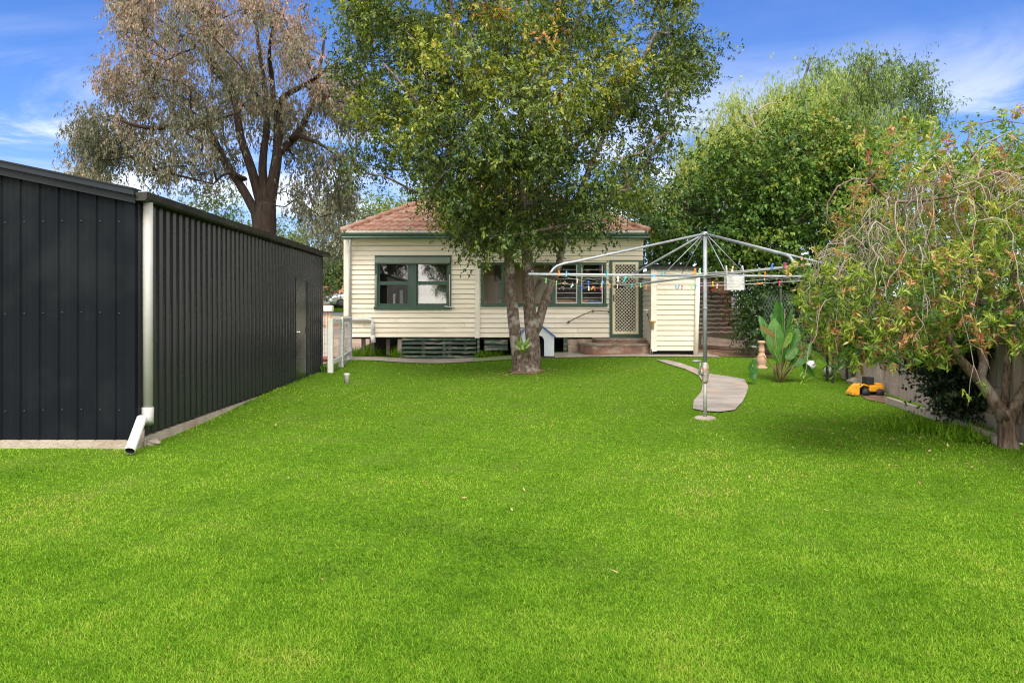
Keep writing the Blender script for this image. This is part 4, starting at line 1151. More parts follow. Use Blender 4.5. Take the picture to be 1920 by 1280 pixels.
PEGS = [
    (1026, 520, 'lime', 0, 'lime green peg nearest the left tip of the hoist'),
    (1045, 527, 'lime', 0, 'lime green peg just below the double orange peg in front of the leaning branch'),
    (1057, 527, 'orange', 1.5, 'orange peg lying flat along the line, left end'),
    (1074, 531, 'mint', 1.0, 'mint green peg tilted sideways in front of the louvre window'),
    (1047, 508, 'orange', 3.1, 'orange peg standing above the left arm beside its strut'),
    (1061, 511, 'sky blue', 3.1, 'light blue peg standing upright on the left arm'),
    (1083, 521, 'peach', 0.3, 'peach peg hanging before the green mullion of the louvre window'),
    (1092, 533, 'blue', 0, 'dark blue peg on the lower line left of the white one'),
    (1103, 526, 'blue', 0, 'dark blue peg on the upper line directly over the white one'),
    (1103, 537, 'white', 0, 'white peg between the blue and orange pegs in front of the louvre window'),
    (1111, 537, 'orange', 0.9, 'orange peg tilted against the coral peg'),
    (1115, 535, 'coral', -0.3, 'coral peg touching the tilted orange one'),
    (1126, 537, 'pink', 0, 'hot pink peg at the right edge of the louvre window'),
    (1130, 527, 'sky blue', 0.9, 'sky blue peg twisted beside the window frame, above the pink one'),
    (1129, 533, 'yellow', 0, 'yellow peg just under the twisted sky blue peg'),
    (1137, 511, 'teal', 3.1, 'teal peg standing on the left arm beside the screen door'),
    (1144, 533, 'orange', 0.1, 'orange peg at the left edge of the screen door'),
    (1158, 535, 'pale pink', 0, 'pale pink peg at the dark end grip of the far arm'),
    (1156, 521, 'white', 0.3, 'white peg hanging under the left arm before the screen door'),
    (1171, 524, 'teal', -0.4, 'teal peg in the middle of the screen door'),
    (1185, 529, 'teal', 0.2, 'teal peg at the right side of the screen door mesh'),
    (1193, 529, 'orange', 0, 'orange peg over the right stile of the screen door'),
    (1201, 533, 'lime', 0, 'thin lime peg over the green door post'),
    (1210, 536, 'orange', 0.1, 'orange peg over the side boards just right of the door post'),
    (1230, 536, 'peach', 0, 'peach peg over the white corner board of the lean-to'),
    (1267, 534, 'sky blue', 0, 'bright blue peg over the middle of the lean-to boards'),
    (1273, 533, 'teal', 0.5, 'teal peg touching the bright blue peg over the lean-to'),
    (1278, 537, 'pink', 0.2, 'thin pink peg right of the blue and teal pair over the lean-to'),
    (1297, 535, 'lime', 0, 'thin lime peg near the right edge of the lean-to'),
    (1306, 534, 'teal', 0, 'teal peg over the lean-to downpipe'),
    (1300, 508, 'orange', 3.1, 'orange peg standing upright just left of the hoist mast'),
    (1311, 503, 'mint', 3.1, 'mint peg standing upright beside the mast top lines'),
    (1242, 507, 'teal', 3.0, 'pale teal peg standing on the line above the lean-to corner'),
    (1222, 510, 'sky blue', 1.2, 'sky blue peg lying on the line over the white lean-to side'),
    (1336, 528, 'yellow', 0, 'yellow peg hanging just right of the mast'),
    (1346, 534, 'pale pink', 0, 'pale pink peg before the red shed, left of the white basket'),
    (1373, 503, 'pale pink', 3.0, 'pale pink peg standing on the line above the white basket'),
    (1434, 512, 'orange', 0, 'orange peg hanging from the right arm between basket and blue peg'),
    (1448, 503, 'blue', 3.1, 'blue peg standing on the right arm left of the pink one'),
    (1475, 502, 'pink', 3.1, 'hot pink peg standing on the right arm'),
    (1418, 530, 'coral', 1.3, 'red peg lying on the lower line right of the white basket'),
    (1428, 531, 'orange', 1.3, 'orange peg lying on the lower line beside the red peg'),
    (1459, 528, 'pink', 0.2, 'hot pink peg hanging on the lower right line near the bottlebrush'),
    (1467, 499, 'charcoal', 3.1, 'charcoal peg standing between the blue and pink pegs on the right arm'),
]
for px, py, c, rot, lab in PEGS:
    e, q, d = snap(px, py)
    o = bpy.data.objects.new('clothes_peg', PEGME[c]); COL.objects.link(o)
    yaw = math.atan2(d.y, d.x) + math.sin(px) * 0.5
    o.location = q; o.scale = (.88, .88, .88); o.rotation_euler = (0.12 * math.cos(px * 3), rot + 0.12 * math.sin(px * 1.7), yaw)
    tag(o, lab, 'peg', 'clothes pegs on the hoist lines')

# white mesh basket on the line
bc = at(1376.5, 531, 9.7)
mb = MB(); w, h, dd = 0.108, 0.078, 0.06
for i in range(15):
    x = -w + 2 * w * i / 14
    for yy in (-dd, dd): mb.box(bc.x + x - .0028, bc.x + x + .0028, bc.y + yy - .003, bc.y + yy + .003, bc.z - h, bc.z + h)
for j in range(9):
    z = -h + 2 * h * j / 8; t_ = 0.009 if j in (0, 8) else 0.0026
    for yy in (-dd, dd): mb.box(bc.x - w - .004, bc.x + w + .004, bc.y + yy - .0036, bc.y + yy + .0036, bc.z + z - t_, bc.z + z + t_)
    for xx in (-w, w): mb.box(bc.x + xx - .004, bc.x + xx + .004, bc.y - dd + .004, bc.y + dd - .004, bc.z + z - t_, bc.z + z + t_)
mb.box(bc.x - w, bc.x + w, bc.y - dd + .004, bc.y + dd - .004, bc.z - h - .004, bc.z - h + .003)
for s_ in (-1, 1):
    x = bc.x + s_ * w
    mb.tube([(x, bc.y - dd, bc.z + h), (x - s_ * .004, bc.y - .02, bc.z + h + .15), (x - s_ * .004, bc.y + .02, bc.z + h + .15), (x - s_ * .008, bc.y + dd, bc.z + h)], 0.005, 6)
tag(mb.build('peg_basket', M_white), 'white mesh peg basket hanging from the right arm of the hoist', 'basket')

# ------------------------------------------------------------------ kennel
ken = empty('dog_kennel', at(1016, 664, 20.3), 'pale plastic dog kennel with blue roof against the house behind the tree', 'kennel')
ken.location.z = gz(ken.location.x, 20.3)
kx0, kx1, ky0, ky1 = (970 - CX) * 20.15 / F, (1039 - CX) * 20.15 / F, 20.15, 21.0
kz = gz(1.1, 20.3); kh = EYE - (631 - CY) * 20.15 / F; kp = EYE - (603 - CY) * 20.15 / F; kc = (kx0 + kx1) / 2
M_kwall = pmat('kennel plastic', (0.62, 0.66, 0.72), (0.56, 0.60, 0.66), 4, 0.5)
mb = MB()
arch = [(kc - .17, kz + .05)]
aw = 0.17; ac = EYE - (640 - CY) * 20.15 / F
arch = [(kc + 0.06 + aw, kz + .05)] + [(kc + 0.06 + aw * math.cos(t), ac + aw * math.sin(t)) for t in np.linspace(0, math.pi, 12)] + [(kc + 0.06 - aw, kz + .05)]
outer = [(kx1, kz + .05), (kx1, kh), (kc, kp - .03), (kx0, kh), (kx0, kz + .05)]
poly = outer + arch[::-1]
mb.prism(poly, ky0, ky0 + .03, lambda a, b, d: Vector((a, d, b)))
mb.box(kx0, kx0 + .03, ky0 + .031, ky1, kz + .05, kh); mb.box(kx1 - .03, kx1, ky0 + .031, ky1, kz + .05, kh)
for i in range(6):
    z = kz + 0.12 + i * 0.1
    if z < kh: mb.box(kc + 0.06 + aw + .03, kx1 - .001, ky0 - .006, ky0 - .001, z, z + .008)
mb.build('wall', M_kwall, ken, fix=True)
mb = MB()
for s_, xe in ((1, kx1), (-1, kx0)):
    mb.hexa([(kc, ky0 - .06, kp), (xe + s_ * .05, ky0 - .06, kh - .035), (xe + s_ * .05, ky1 + .05, kh - .035), (kc, ky1 + .05, kp),
             (kc, ky0 - .06, kp + .04), (xe + s_ * .05, ky0 - .06, kh + .005), (xe + s_ * .05, ky1 + .05, kh + .005), (kc, ky1 + .05, kp + .04)])
mb.build('roof', M_bluepl, ken)
mb = MB(); mb.box(kx0 - .02, kx1 + .02, ky0 - .02, ky1 + .02, kz - .02, kz + .05); mb.box(kx0 + .04, kx1 - .04, ky0 + .5, ky0 + .52, kz + .06, kh); mb.build('base', M_black, ken)

# ------------------------------------------------------------------ fences of the right side
fx = [(7.45, 16.6), (7.22, 15.5), (6.9, 13.4), (6.55, 11.3), (6.2, 9.85), (5.86, 8.4), (5.5, 6.9), (5.1, 5.2)]
fen = empty('paling_fence', (6.4, 10.8, 0), 'weathered pale timber paling fence running along the right behind the bottlebrush', 'fence')
mbp = MB(); mbr = MB(); r_ = random.Random(5)
for (p, q) in zip(fx, fx[1:]):
    L = math.dist(p, q); n_ = int(L / 0.105)
    nx_ = Vector((-(q[1] - p[1]), q[0] - p[0], 0)).normalized()
    if nx_.x > 0: nx_ = -nx_
    for i in range(n_):
        t0, t1 = i / n_, (i + 0.96) / n_
        a = Vector((p[0] + (q[0] - p[0]) * t0, p[1] + (q[1] - p[1]) * t0, 0)); b = Vector((p[0] + (q[0] - p[0]) * t1, p[1] + (q[1] - p[1]) * t1, 0))
        o = nx_ * (0.004 + r_.random() * 0.006); zz = gz(a.x, a.y); h = 1.72 + r_.uniform(-.02, .02)
        mbp.hexa([a + o + Vector((0, 0, zz + .22)), b + o + Vector((0, 0, zz + .22)), b - nx_ * .012 + Vector((0, 0, zz + .22)), a - nx_ * .012 + Vector((0, 0, zz + .22)),
                  a + o + Vector((0, 0, zz + h)), b + o + Vector((0, 0, zz + h)), b - nx_ * .012 + Vector((0, 0, zz + h)), a - nx_ * .012 + Vector((0, 0, zz + h))])
    a = Vector((p[0], p[1], 0)); b = Vector((q[0], q[1], 0)); za, zb_ = gz(*p), gz(*q)
    for h0, h1, th in ((0.03, 0.235, .03), (0.5, .57, .045), (1.35, 1.42, .045)):
        o0, o1 = nx_ * 0.012, nx_ * (0.012 + th)
        mbr.hexa([a + o1 + Vector((0, 0, za + h0)), b + o1 + Vector((0, 0, zb_ + h0)), b + o0 + Vector((0, 0, zb_ + h0)), a + o0 + Vector((0, 0, za + h0)),
                  a + o1 + Vector((0, 0, za + h1)), b + o1 + Vector((0, 0, zb_ + h1)), b + o0 + Vector((0, 0, zb_ + h1)), a + o0 + Vector((0, 0, za + h1))])
    pm = MB(); c = a + nx_ * 0.06
    pm.cbox(c.x - .05, c.x + .05, c.y - .05, c.y + .05, za - .1, za + 1.55, .008); pm.build('post', M_pale, fen)
mbp.build('palings', M_pale, fen); mbr.build('rail', M_pale, fen)
mb = MB()
for (p, q) in (((6.28, 12.1), (5.95, 10.2)), ((5.98, 10.3), (5.55, 8.2))):
    a = Vector((*p, gz(*p))); b = Vector((*q, gz(*q))); d = (b - a).normalized(); nn = Vector((-d.y, d.x, 0)) * .04
    mb.hexa([a - nn, b - nn, b + nn, a + nn, a - nn + Vector((0, 0, .10)), b - nn + Vector((0, 0, .10)), b + nn + Vector((0, 0, .10)), a + nn + Vector((0, 0, .10))])
tag(mb.build('garden_edging', M_pale), 'low weathered timber sleepers edging the bed along the right fence', 'edging')

# battened screen fence behind the lean-to
scr = empty('batten_screen', (6.3, 22.2, gz(6.3, 22.2)), 'brown picket screen with pale wavy horizontal battens right of the lean-to', 'fence')
mbv = MB()
A0, A1, A2 = (5.45, 21.9), (6.62, 22.6), (7.28, 22.35)
for (p, q, ztop_) in ((A0, A1, 2.06), (A1, A2, 2.06)):
    n_ = int(math.dist(p, q) / 0.052)
    for i in range(n_):
        t = (i + .5) / n_; x = p[0] + (q[0] - p[0]) * t; y = p[1] + (q[1] - p[1]) * t
        mbv.box(x - .018, x + .018, y - .008, y + .012, gz(x, y) - .1, ztop_ + .03 * math.sin(i * 2.3))
    for j in range(10):
        mbh = MB(); zz = 0.83 + j * 0.133; pts = []
        m_ = 9
        for s in range(m_ + 1):
            t = s / m_; w = 0.012 * math.sin(s * 1.9 + j * 1.3)
            pts.append(Vector((p[0] + (q[0] - p[0]) * t, p[1] + (q[1] - p[1]) * t - 0.022, zz + w)))
        for a, b in zip(pts, pts[1:]):
            mbh.hexa([a + Vector((0, -.012, 0)), b + Vector((0, -.012, 0)), b + Vector((0, .012, 0)), a + Vector((0, .012, 0)),
                      a + Vector((0, -.012, .046)), b + Vector((0, -.012, .046)), b + Vector((0, .012, .046)), a + Vector((0, .012, .046))])
        mbh.build('batten', M_batten, scr)
mbv.build('pickets', M_brown, scr)
mb = MB(); mb.box(7.30, 7.42, 22.28, 22.4, .3, 2.15); mb.build('post', M_batten, scr)
mb = MB(); a = Vector((5.75, 21.35, gz(5.75, 21.35))); b = Vector((7.3, 20.95, gz(7.3, 20.95)))
mb.hexa([a + Vector((0, 0, .16)), b + Vector((0, 0, .04)), b + Vector((0, .06, .04)), a + Vector((0, .06, .16)), a + Vector((0, .04, .40)), b + Vector((0, .04, .24)), b + Vector((0, .1, .24)), a + Vector((0, .1, .40))])
mb.box(7.0, 7.9, 21.3, 21.4, gz(7.4, 21.3), gz(7.4, 21.3) + .2)
tag(mb.build('timber_plank', M_brown), 'dark timber plank leaning at the foot of the batten screen', 'plank')
nb_ = empty('neighbour_shed', (8.0, 27.5, gz(8.0, 27.5)), 'red brown shed wall showing above the batten screen', 'shed')
mb = MB(); mb.box(7.62, 8.35, 27, 29.5, .4, 2.72); mb.build('wall', pmat('red brown steel', (0.22, 0.05, 0.03), (0.17, 0.04, 0.025), 2, 0.6), nb_)
mb = MB(); mb.box(7.5, 8.5, 26.85, 29.6, 2.721, 2.82); mb.build('roof', M_gutter, nb_)

# chain-link panel
cl = empty('chain_link_panel', (6.9, 18.6, gz(6.9, 18.6)), 'dark green chain link panel behind the big-leaved plant', 'fence')
mb = MB(); x0_, x1_, z0_, z1_, yy = (1432 - CX) * 18.6 / F, (1490 - CX) * 18.6 / F, 0.75, 1.90, 18.6
k = 0; pit = 0.075
for s_ in (1, -1):
    for i in range(-20, 34):
        c = x0_ + i * pit
        za, zb_ = (z0_, z1_); xa, xb = c, c + s_ * (zb_ - za) * .5
        if min(xa, xb) < x0_ or max(xa, xb) > x1_: 
            # clip
            t0, t1 = 0.0, 1.0
            dx = xb - xa
            lo_, hi_ = (x0_ - xa) / dx, (x1_ - xa) / dx
            lo_, hi_ = min(lo_, hi_), max(lo_, hi_)
            t0, t1 = max(0, lo_), min(1, hi_)
            if t1 - t0 < .02: continue
            xa, xb, za, zb_ = xa + dx * t0, xa + dx * t1, z0_ + (z1_ - z0_) * t0, z0_ + (z1_ - z0_) * t1
        mb.tube([(xa, yy, za), (xb, yy, zb_)], 0.004, 4, caps=False)
mb.build('wire_mesh', pmat('green wire', (0.09, 0.125, 0.105), (0.06, 0.09, 0.075), 5, 0.5), cl)
mb = MB(); mb.tube([(x0_ + .42, yy, .4), (x0_ + .42, yy, 2.05)], .03, 8); mb.build('post', M_black, cl)

# ------------------------------------------------------------------ small things in the right-hand bed
p = on_ground(1428, 688)
mb = MB(); sc_ = 0.98
mb.lathe([(0.13, -0.02), (0.13, 0.035), (0.085, 0.05), (0.10, 0.10), (0.115, 0.18), (0.10, 0.26), (0.07, 0.33), (0.06, 0.38), (0.075, 0.40), (0.065, 0.42), (0.06, 0.56), (0.09, 0.58), (0.09, 0.62), (0.03, 0.63)], p, 18)
tag(mb.build('stone_pedestal', pmat('terracotta pedestal', (0.50, 0.31, 0.22), (0.40, 0.25, 0.18), 7, 0.85, 0.3, 30)), 'pinkish turned baluster pedestal standing left of the big-leaved plant', 'pedestal')
p = on_ground(1413, 668)
pot = empty('flower_pot', p, 'small dark pot with a white rim behind the pedestal', 'pot')
mb = MB(); mb.lathe([(0.09, 0), (0.13, 0.22), (0.14, 0.24)], p, 16); mb.build('body', M_brown, pot)
mb = MB(); mb.lathe([(0.145, 0.24), (0.15, 0.27), (0.12, 0.29), (0.05, .3)], p, 16); mb.build('rim', M_white, pot)


def ball_mat():
    m, nt, N, L, b = new_mat('old ball')
    tc = N.new('ShaderNodeTexCoord'); v = N.new('ShaderNodeTexVoronoi'); v.inputs['Scale'].default_value = 2.1
    L.new(tc.outputs['Generated'], v.inputs['Vector'])
    r = N.new('ShaderNodeValToRGB'); e = r.color_ramp.elements
    r.color_ramp.interpolation = 'CONSTANT'
    e[0].position = 0; e[0].color = (0.04, 0.05, 0.04, 1); e[1].position = 0.2; e[1].color = (0.24, 0.30, 0.21, 1)
    L.new(v.outputs['Distance'], r.inputs['Fac']); L.new(r.outputs['Color'], b.inputs['Base Color']); b.inputs['Roughness'].default_value = 0.6
    return m
p = on_ground(1553, 706)
bm = bmesh.new(); bmesh.ops.create_icosphere(bm, subdivisions=4, radius=0.115); bmesh.ops.translate(bm, verts=bm.verts, vec=p + Vector((0, 0, .112)))
for f in bm.faces: f.smooth = True
me = bpy.data.meshes.new('ball'); bm.to_mesh(me); bm.free(); me.materials.append(ball_mat())
o = bpy.data.objects.new('ball', me); COL.objects.link(o); tag(o, 'grey green football with dark spots lying by the right fence', 'ball')
p = on_ground(1515, 700)
mb = MB(); mb.lathe([(0.03, 0.12), (0.09, 0.14), (0.11, 0.20), (0.09, 0.28), (0.04, 0.32), (0.02, .33)], (0, 0, 0), 14)
M_ = Matrix.Translation(p + Vector((0, 0.1, -0.02))) @ Matrix.Rotation(0.5, 4, 'Y'); mb.v = [tuple(M_ @ Vector(v)) for v in mb.v]
tag(mb.build('plastic_bowl', M_pvc), 'upturned white plastic bowl among the leaves beside the football', 'bowl')
o.name = 'football'
mb = MB(); p = at(1560, 658, 15.0)
mb.cbox(p.x - .08, p.x + .42, p.y - .2, p.y + .2, p.z - .05, p.z + .04, .03); 
for s_ in (-.04, .36): mb.box(p.x + s_ - .02, p.x + s_ + .02, p.y - .15, p.y - .11, gz(p.x, p.y) - .02, p.z - .04); mb.box(p.x + s_ - .02, p.x + s_ + .02, p.y + .11, p.y + .15, gz(p.x, p.y) - .02, p.z - .04)
tag(mb.build('low_table', M_black), 'low black table half hidden under the bottlebrush leaves', 'table')
rock('rock', on_ground(1600, 719), (0.12, 0.1, 0.075), M_conc, 'rounded grey rock left of the yellow toy digger', seed=4)

# toy digger
p = on_ground(1627, 741); dz = p.z
M_yel = pmat('toy yellow', (0.80, 0.38, 0.015), (0.62, 0.27, 0.01), 8, 0.5, c3=(0.3, 0.16, 0.05), c3scale=7, c3amt=0.7)
dg = empty('toy_digger', p, 'yellow and black toy digger parked on the grass by the right fence', 'toy')
U = lambda x, y, z: Vector((p.x + x, p.y + y, dz + z))
def tb(mb, x0, x1, y0, y1, z0, z1, c=.012, mi=0): mb.cbox(p.x + x0, p.x + x1, p.y + y0, p.y + y1, dz + z0, dz + z1, c, mi)
mb = MB(); tb(mb, -.02, .24, -.1, .1, .07, .19, .02); tb(mb, .10, .23, -.09, .09, .19, .215, .01); mb.build('body', M_yel, dg)
mb = MB(); tb(mb, -.06, .07, -.09, .09, .19, .33, .012); tb(mb, -.1, -.021, -.08, .08, .09, .17); mb.build('cab', M_black, dg)
mb = MB(); mb.prism([(-.20, .02), (-.335, .02), (-.33, .06), (-.25, .17), (-.19, .21)], -.11, .11, lambda a, b, d: U(a, d, b)); mb.build('bucket', M_yel, dg, fix=True)
mb = MB()
for s_ in (-.085, .085): mb.tube([U(-.22, s_, .12), U(-.12, s_, .20), U(0, s_, .16)], .014, 6)
mb.build('loader_arm', M_yel, dg)
for x in (-.09, .16):
    for s_ in (-.12, .12):
        mb = MB(); mb.tube([U(x, s_ - .025, .065), U(x, s_ + .025, .065)], .065, 16); mb.build('wheel', M_black, dg)
# junk behind it: pale sack and dry leaf litter
mb = MB(); q = on_ground(1650, 722); mb.cbox(q.x - .3, q.x + .35, q.y + .1, q.y + .4, q.z - .02, q.z + .2, .06)
tag(mb.build('cement_sack', pmat('grey sack', (0.30, 0.28, 0.26), (0.22, 0.2, 0.19), 5, 0.8)), 'grey sack lying behind the yellow toy digger', 'sack')

# ------------------------------------------------------------------ power lines over the drive
for (p0_, p1_, lab) in (((690, 392, 46), (740, 391, 46), ''),):
    pass

# ------------------------------------------------------------------ parked car across the street
car = empty('parked_car', (0, 0, 0), 'silver station wagon parked on the verge across the street', 'car')
M_car = pmat('silver paint', (0.52, 0.54, 0.56), (0.50, 0.52, 0.54), 2, 0.25, metallic=0.6)
M_carglass = pmat('car glass', (0.03, 0.04, 0.045), (0.02, 0.03, 0.03), 2, 0.08, spec=0.8)
M_lamp = pmat('headlamp', (0.7, 0.72, 0.74), (0.6, 0.62, 0.64), 12, 0.1)
def section(half, x, zb0, zs, zr, rw, roofed):
    pass
# stations along x (front at +x): (x, half width, bottom z, belt z, roof z, roof half width)
ST = [(2.28, .55, .42, .60, .62, .5), (2.20, .76, .30, .74, .76, .68), (2.0, .86, .22, .84, .88, .76), (1.5, .90, .20, .93, .99, .78), (0.95, .91, .20, .98, 1.06, .76),
      (0.45, .91, .20, 1.00, 1.34, .68), (0.05, .91, .20, 1.0, 1.50, .64), (-0.6, .91, .20, 1.01, 1.56, .62), (-1.4, .91, .2, 1.02, 1.55, .62), (-2.0, .90, .24, 1.03, 1.45, .62), (-2.3, .84, .34, 1.02, 1.15, .66), (-2.36, .8, .4, .95, .97, .66)]
vs = []; fs = []; gl_f = []
for (x, hw, b0, bz, rz, rw) in ST:
    ring_ = [(-hw * .9, b0), (-hw, b0 + .12), (-hw, (b0 + bz) / 2), (-hw * .97, bz), (-rw, rz - .04), (-rw * .8, rz), (0, rz + .02), (rw * .8, rz), (rw, rz - .04), (hw * .97, bz), (hw, (b0 + bz) / 2), (hw, b0 + .12), (hw * .9, b0)]
    vs += [(x, a, z) for a, z in ring_]
m_ = 13
mbc = MB(); mbg = MB(); fb_ = []; fg_ = []
for i in range(len(ST) - 1):
    for k in range(m_ - 1):
        f = (i * m_ + k, i * m_ + k + 1, (i + 1) * m_ + k + 1, (i + 1) * m_ + k)
        wind = i == 4 and 4 <= k <= 7 or i == 5 and 4 <= k <= 7
        side = k in (3, 8) and 5 <= i <= 8
        (fg_ if (wind or side) else fb_).append(f)
    fb_.append((i * m_, (i + 1) * m_, (i + 1) * m_ + m_ - 1, i * m_ + m_ - 1))
fb_.append(tuple(range(m_))); fb_.append(tuple((len(ST) - 1) * m_ + k for k in range(m_)))
mbc.add(vs, fb_, 0, True); mbg.add(vs, fg_, 0, True)
carM = Matrix.Translation((-10.35, 54.2, gz(-10.35, 54.2))) @ Matrix.Rotation(math.radians(205), 4, 'Z')
car.location = carM.translation; car.rotation_euler = (0, 0, math.radians(205))
def carpart(mb, name, mat, parent=None):
    mb.v = [tuple(carM @ Vector(v)) for v in mb.v]
    return mb.build(name, mat, parent or car)
carpart(mbc, 'body', M_car)
carpart(mbg, 'window', M_carglass)
for x in (1.42, -1.35):
    for s_ in (1, -1):
        mb = MB(); mb.tube([(x, s_ * .72, .32), (x, s_ * .925, .32)], .325, 24); w_ = carpart(mb, 'wheel', M_black)
        mb = MB(); mb.lathe([(.20, 0), (.17, .02), (.03, .03)], (0, 0, 0), 16); mb.v = [(x + v[0], s_ * (.926 + v[2] * .3), .32 + v[1]) for v in mb.v]; carpart(mb, 'rim', pmat('wheel rim', (.10, .10, .11), (.08, .08, .09), 5, .4, metallic=.6), w_)
for s_ in (1, -1):
    mb = MB(); mb.cbox(2.02, 2.2, s_ * .62 - .14, s_ * .62 + .14, .62, .76, .03); carpart(mb, 'headlight', M_lamp)
    mb = MB(); mb.cbox(.72, .9, s_ * 1.0 - .08, s_ * 1.0 + .08, 1.0, 1.12, .03); carpart(mb, 'mirror', M_car)
mb = MB(); mb.cbox(2.1, 2.27, -.4, .4, .5, .62, .02); carpart(mb, 'grille', M_black)
mb = MB(); mb.cbox(2.0, 2.30, -.74, .74, .26, .38, .03); carpart(mb, 'bumper', M_car)

# brick house across the street
bh = empty('brick_house', (-15, 68, gz(-15, 68)), 'orange brick house with grey roof across the street behind the car', 'house')
zg = gz(-15, 66)
mb = MB(); mb.box(-17.5, -13.9, 66, 72, zg, 6.1); mb.box(-13.4, -4, 66.5, 72, zg, 6.1); mb.build('wall', pmat('orange brickwork', (0.40, 0.19, 0.10), (0.30, 0.14, 0.08), 3, 0.9, c3=(0.48, 0.27, 0.15), c3scale=1, c3amt=.6), bh)
mb = MB(); mb.hexa([(-18, 65.4, 6.0), (-3.5, 65.4, 6.0), (-3.5, 73, 6.0), (-18, 73, 6.0), (-15.5, 68.5, 8.0), (-6, 68.5, 8.0), (-6, 69.5, 8.0), (-15.5, 69.5, 8.0)]); mb.build('roof', pmat('grey tiles', (0.34, 0.31, 0.29), (0.25, 0.23, 0.22), 6, 0.8), bh)
mb = MB(); mb.box(-16.6, -15.6, 65.95, 66.05, zg + 1.2, zg + 2.6); mb.build('window', M_carglass, bh)
ff = MB()
for i in range(30): ff.box(-20 + i * .22, -19.8 + i * .22, 62, 62.05, gz(-17, 62), gz(-17, 62) + 1.75)
tag(ff.build('front_fence', pmat('maroon fence', (0.13, 0.045, 0.035), (0.1, 0.035, 0.03), 3, .8)), 'dark red timber fence in front of the orange brick house', 'fence')

# ================================================================== trees
def path_at(pts, Y, dy=None):
    return [tuple(at(p[0], p[1], Y + (p[2] if len(p) > 2 else 0))) for p in pts]


B_main = bark_mat('grey brown bark', (0.19, 0.145, 0.118), (0.028, 0.020, 0.016), (0.34, 0.30, 0.275), 15, (1, 1, 0.45))
B_gum = bark_mat('dark gum bark', (0.045, 0.031, 0.025), (0.012, 0.010, 0.009), (0.035, 0.023, 0.018), 7, (1, 1, 0.16))
B_brush = bark_mat('papery bark', (0.22, 0.155, 0.115), (0.045, 0.03, 0.023), (0.32, 0.28, 0.25), 20, (1, 1, 0.10), 1.0)
B_twig = bark_mat('grey twig', (0.40, 0.345, 0.30), (0.25, 0.205, 0.175), (0.30, 0.24, 0.19), 20)
B_dark = bark_mat('dark twig', (0.09, 0.07, 0.055), (0.04, 0.03, 0.025), (0.12, 0.1, 0.08), 10)

# ---- the forked tree in the middle of the lawn
rng = np.random.default_rng(21)
YT = 17.1
sk = Skeleton(rng)
base = at(985, 706, YT); base.z = gz(base.x, YT) - 0.05
sk.limb([base, at(986, 690, YT), at(987, 668, YT), at(988, 650, YT)], 0.27, 0.09, sub=4)
sk.fix[0] = 0.36; sk.fix[1] = 0.31; sk.fix[2] = 0.285
sk.limb(path_at([(975, 705), (970, 660), (963, 600), (957, 520), (952, 460), (944, 400), (928, 340), (900, 250, -.4), (870, 150, -.8), (850, 40, -1), (840, -60, -1)], YT), 0.160, 0.03, par=0)
sk.limb(path_at([(998, 705), (999, 650), (996, 600), (990, 540), (987, 460), (984, 400), (980, 300, .3), (978, 180, .5), (985, 60, .6), (990, -70, .6)], YT), 0.185, 0.03, par=0)
for i in range(len(sk.p)):
    pass
sk.limb(path_at([(1004, 622), (1014, 590), (1024, 558), (1036, 530), (1048, 494), (1056, 460), (1072, 405, -.3), (1095, 340, -.6), (1130, 260, -.9), (1180, 160, -1.2), (1230, 60, -1.4)], YT), 0.115, 0.025, par=None)
for pts, r in (([(944, 405), (900, 330, -.6), (840, 260, -1.4), (780, 190, -2), (720, 120, -2.3)], .085),
               ([(925, 330), (870, 290, .6), (790, 250, 1.3), (710, 190, 1.8), (660, 100, 2)], .07),
               ([(984, 400), (1040, 320, .8), (1110, 240, 1.4), (1190, 130, 1.8), (1260, 40, 2)], .085),
               ([(980, 300), (940, 220, -1.3), (900, 140, -2.2), (880, 60, -2.5)], .07),
               ([(1072, 405), (1130, 380, .3), (1190, 330, .6), (1250, 260, .7)], .05),
               ([(946, 420), (880, 410, -.3), (800, 370, -.7), (720, 330, -.9)], .05),
               ([(978, 200), (1030, 130, -1.2), (1080, 50, -1.8), (1110, -40, -2)], .06)):
    sk.limb(path_at(pts, YT), r, 0.02)
poly = [(620, -90), (612, 20), (640, 60), (632, 130), (655, 190), (668, 250), (658, 310), (680, 360), (735, 345), (790, 355), (815, 395), (835, 455),
        (850, 490), (905, 486), (935, 455), (1010, 455), (1060, 420), (1100, 425), (1150, 392), (1195, 385), (1205, 350), (1238, 320), (1262, 250), (1300, 190),
        (1328, 110), (1322, 60), (1290, 10), (1300, -90)]
T = crown_points(poly, YT, 3.0, 600, rng, 2.3, -0.20, 0.7)
# the yellow-green new growth on the lawn side, and the low skirt of leaves round the stems
T2 = np.array([tuple(at(rng.uniform(790, 1075), rng.uniform(80, 330), YT - rng.uniform(2.4, 3.3))) for _ in range(46)])
T3 = np.array([tuple(at(rng.uniform(850, 1060), rng.uniform(375, 465), YT - rng.uniform(-1.6, 0.9))) for _ in range(24)])
T4 = np.array([tuple(at(rng.uniform(880, 1060), rng.uniform(300, 440), YT + rng.uniform(-1.4, 1.4))) for _ in range(18)])
TT = np.concatenate([T, T2, T3, T4])
sk.reach(TT, 0.5, 0.10, 0.7, arch=0.12)
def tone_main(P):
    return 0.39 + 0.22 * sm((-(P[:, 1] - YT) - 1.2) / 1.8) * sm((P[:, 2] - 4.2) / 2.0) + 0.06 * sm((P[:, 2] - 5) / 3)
V, Fc, tn = leaf_cloud(TT, rng, 290, (0.235, 0.235, 0.20), 0.088, 0.038, 0.6, tone_main, 0.07, 0.13, sprig=9)
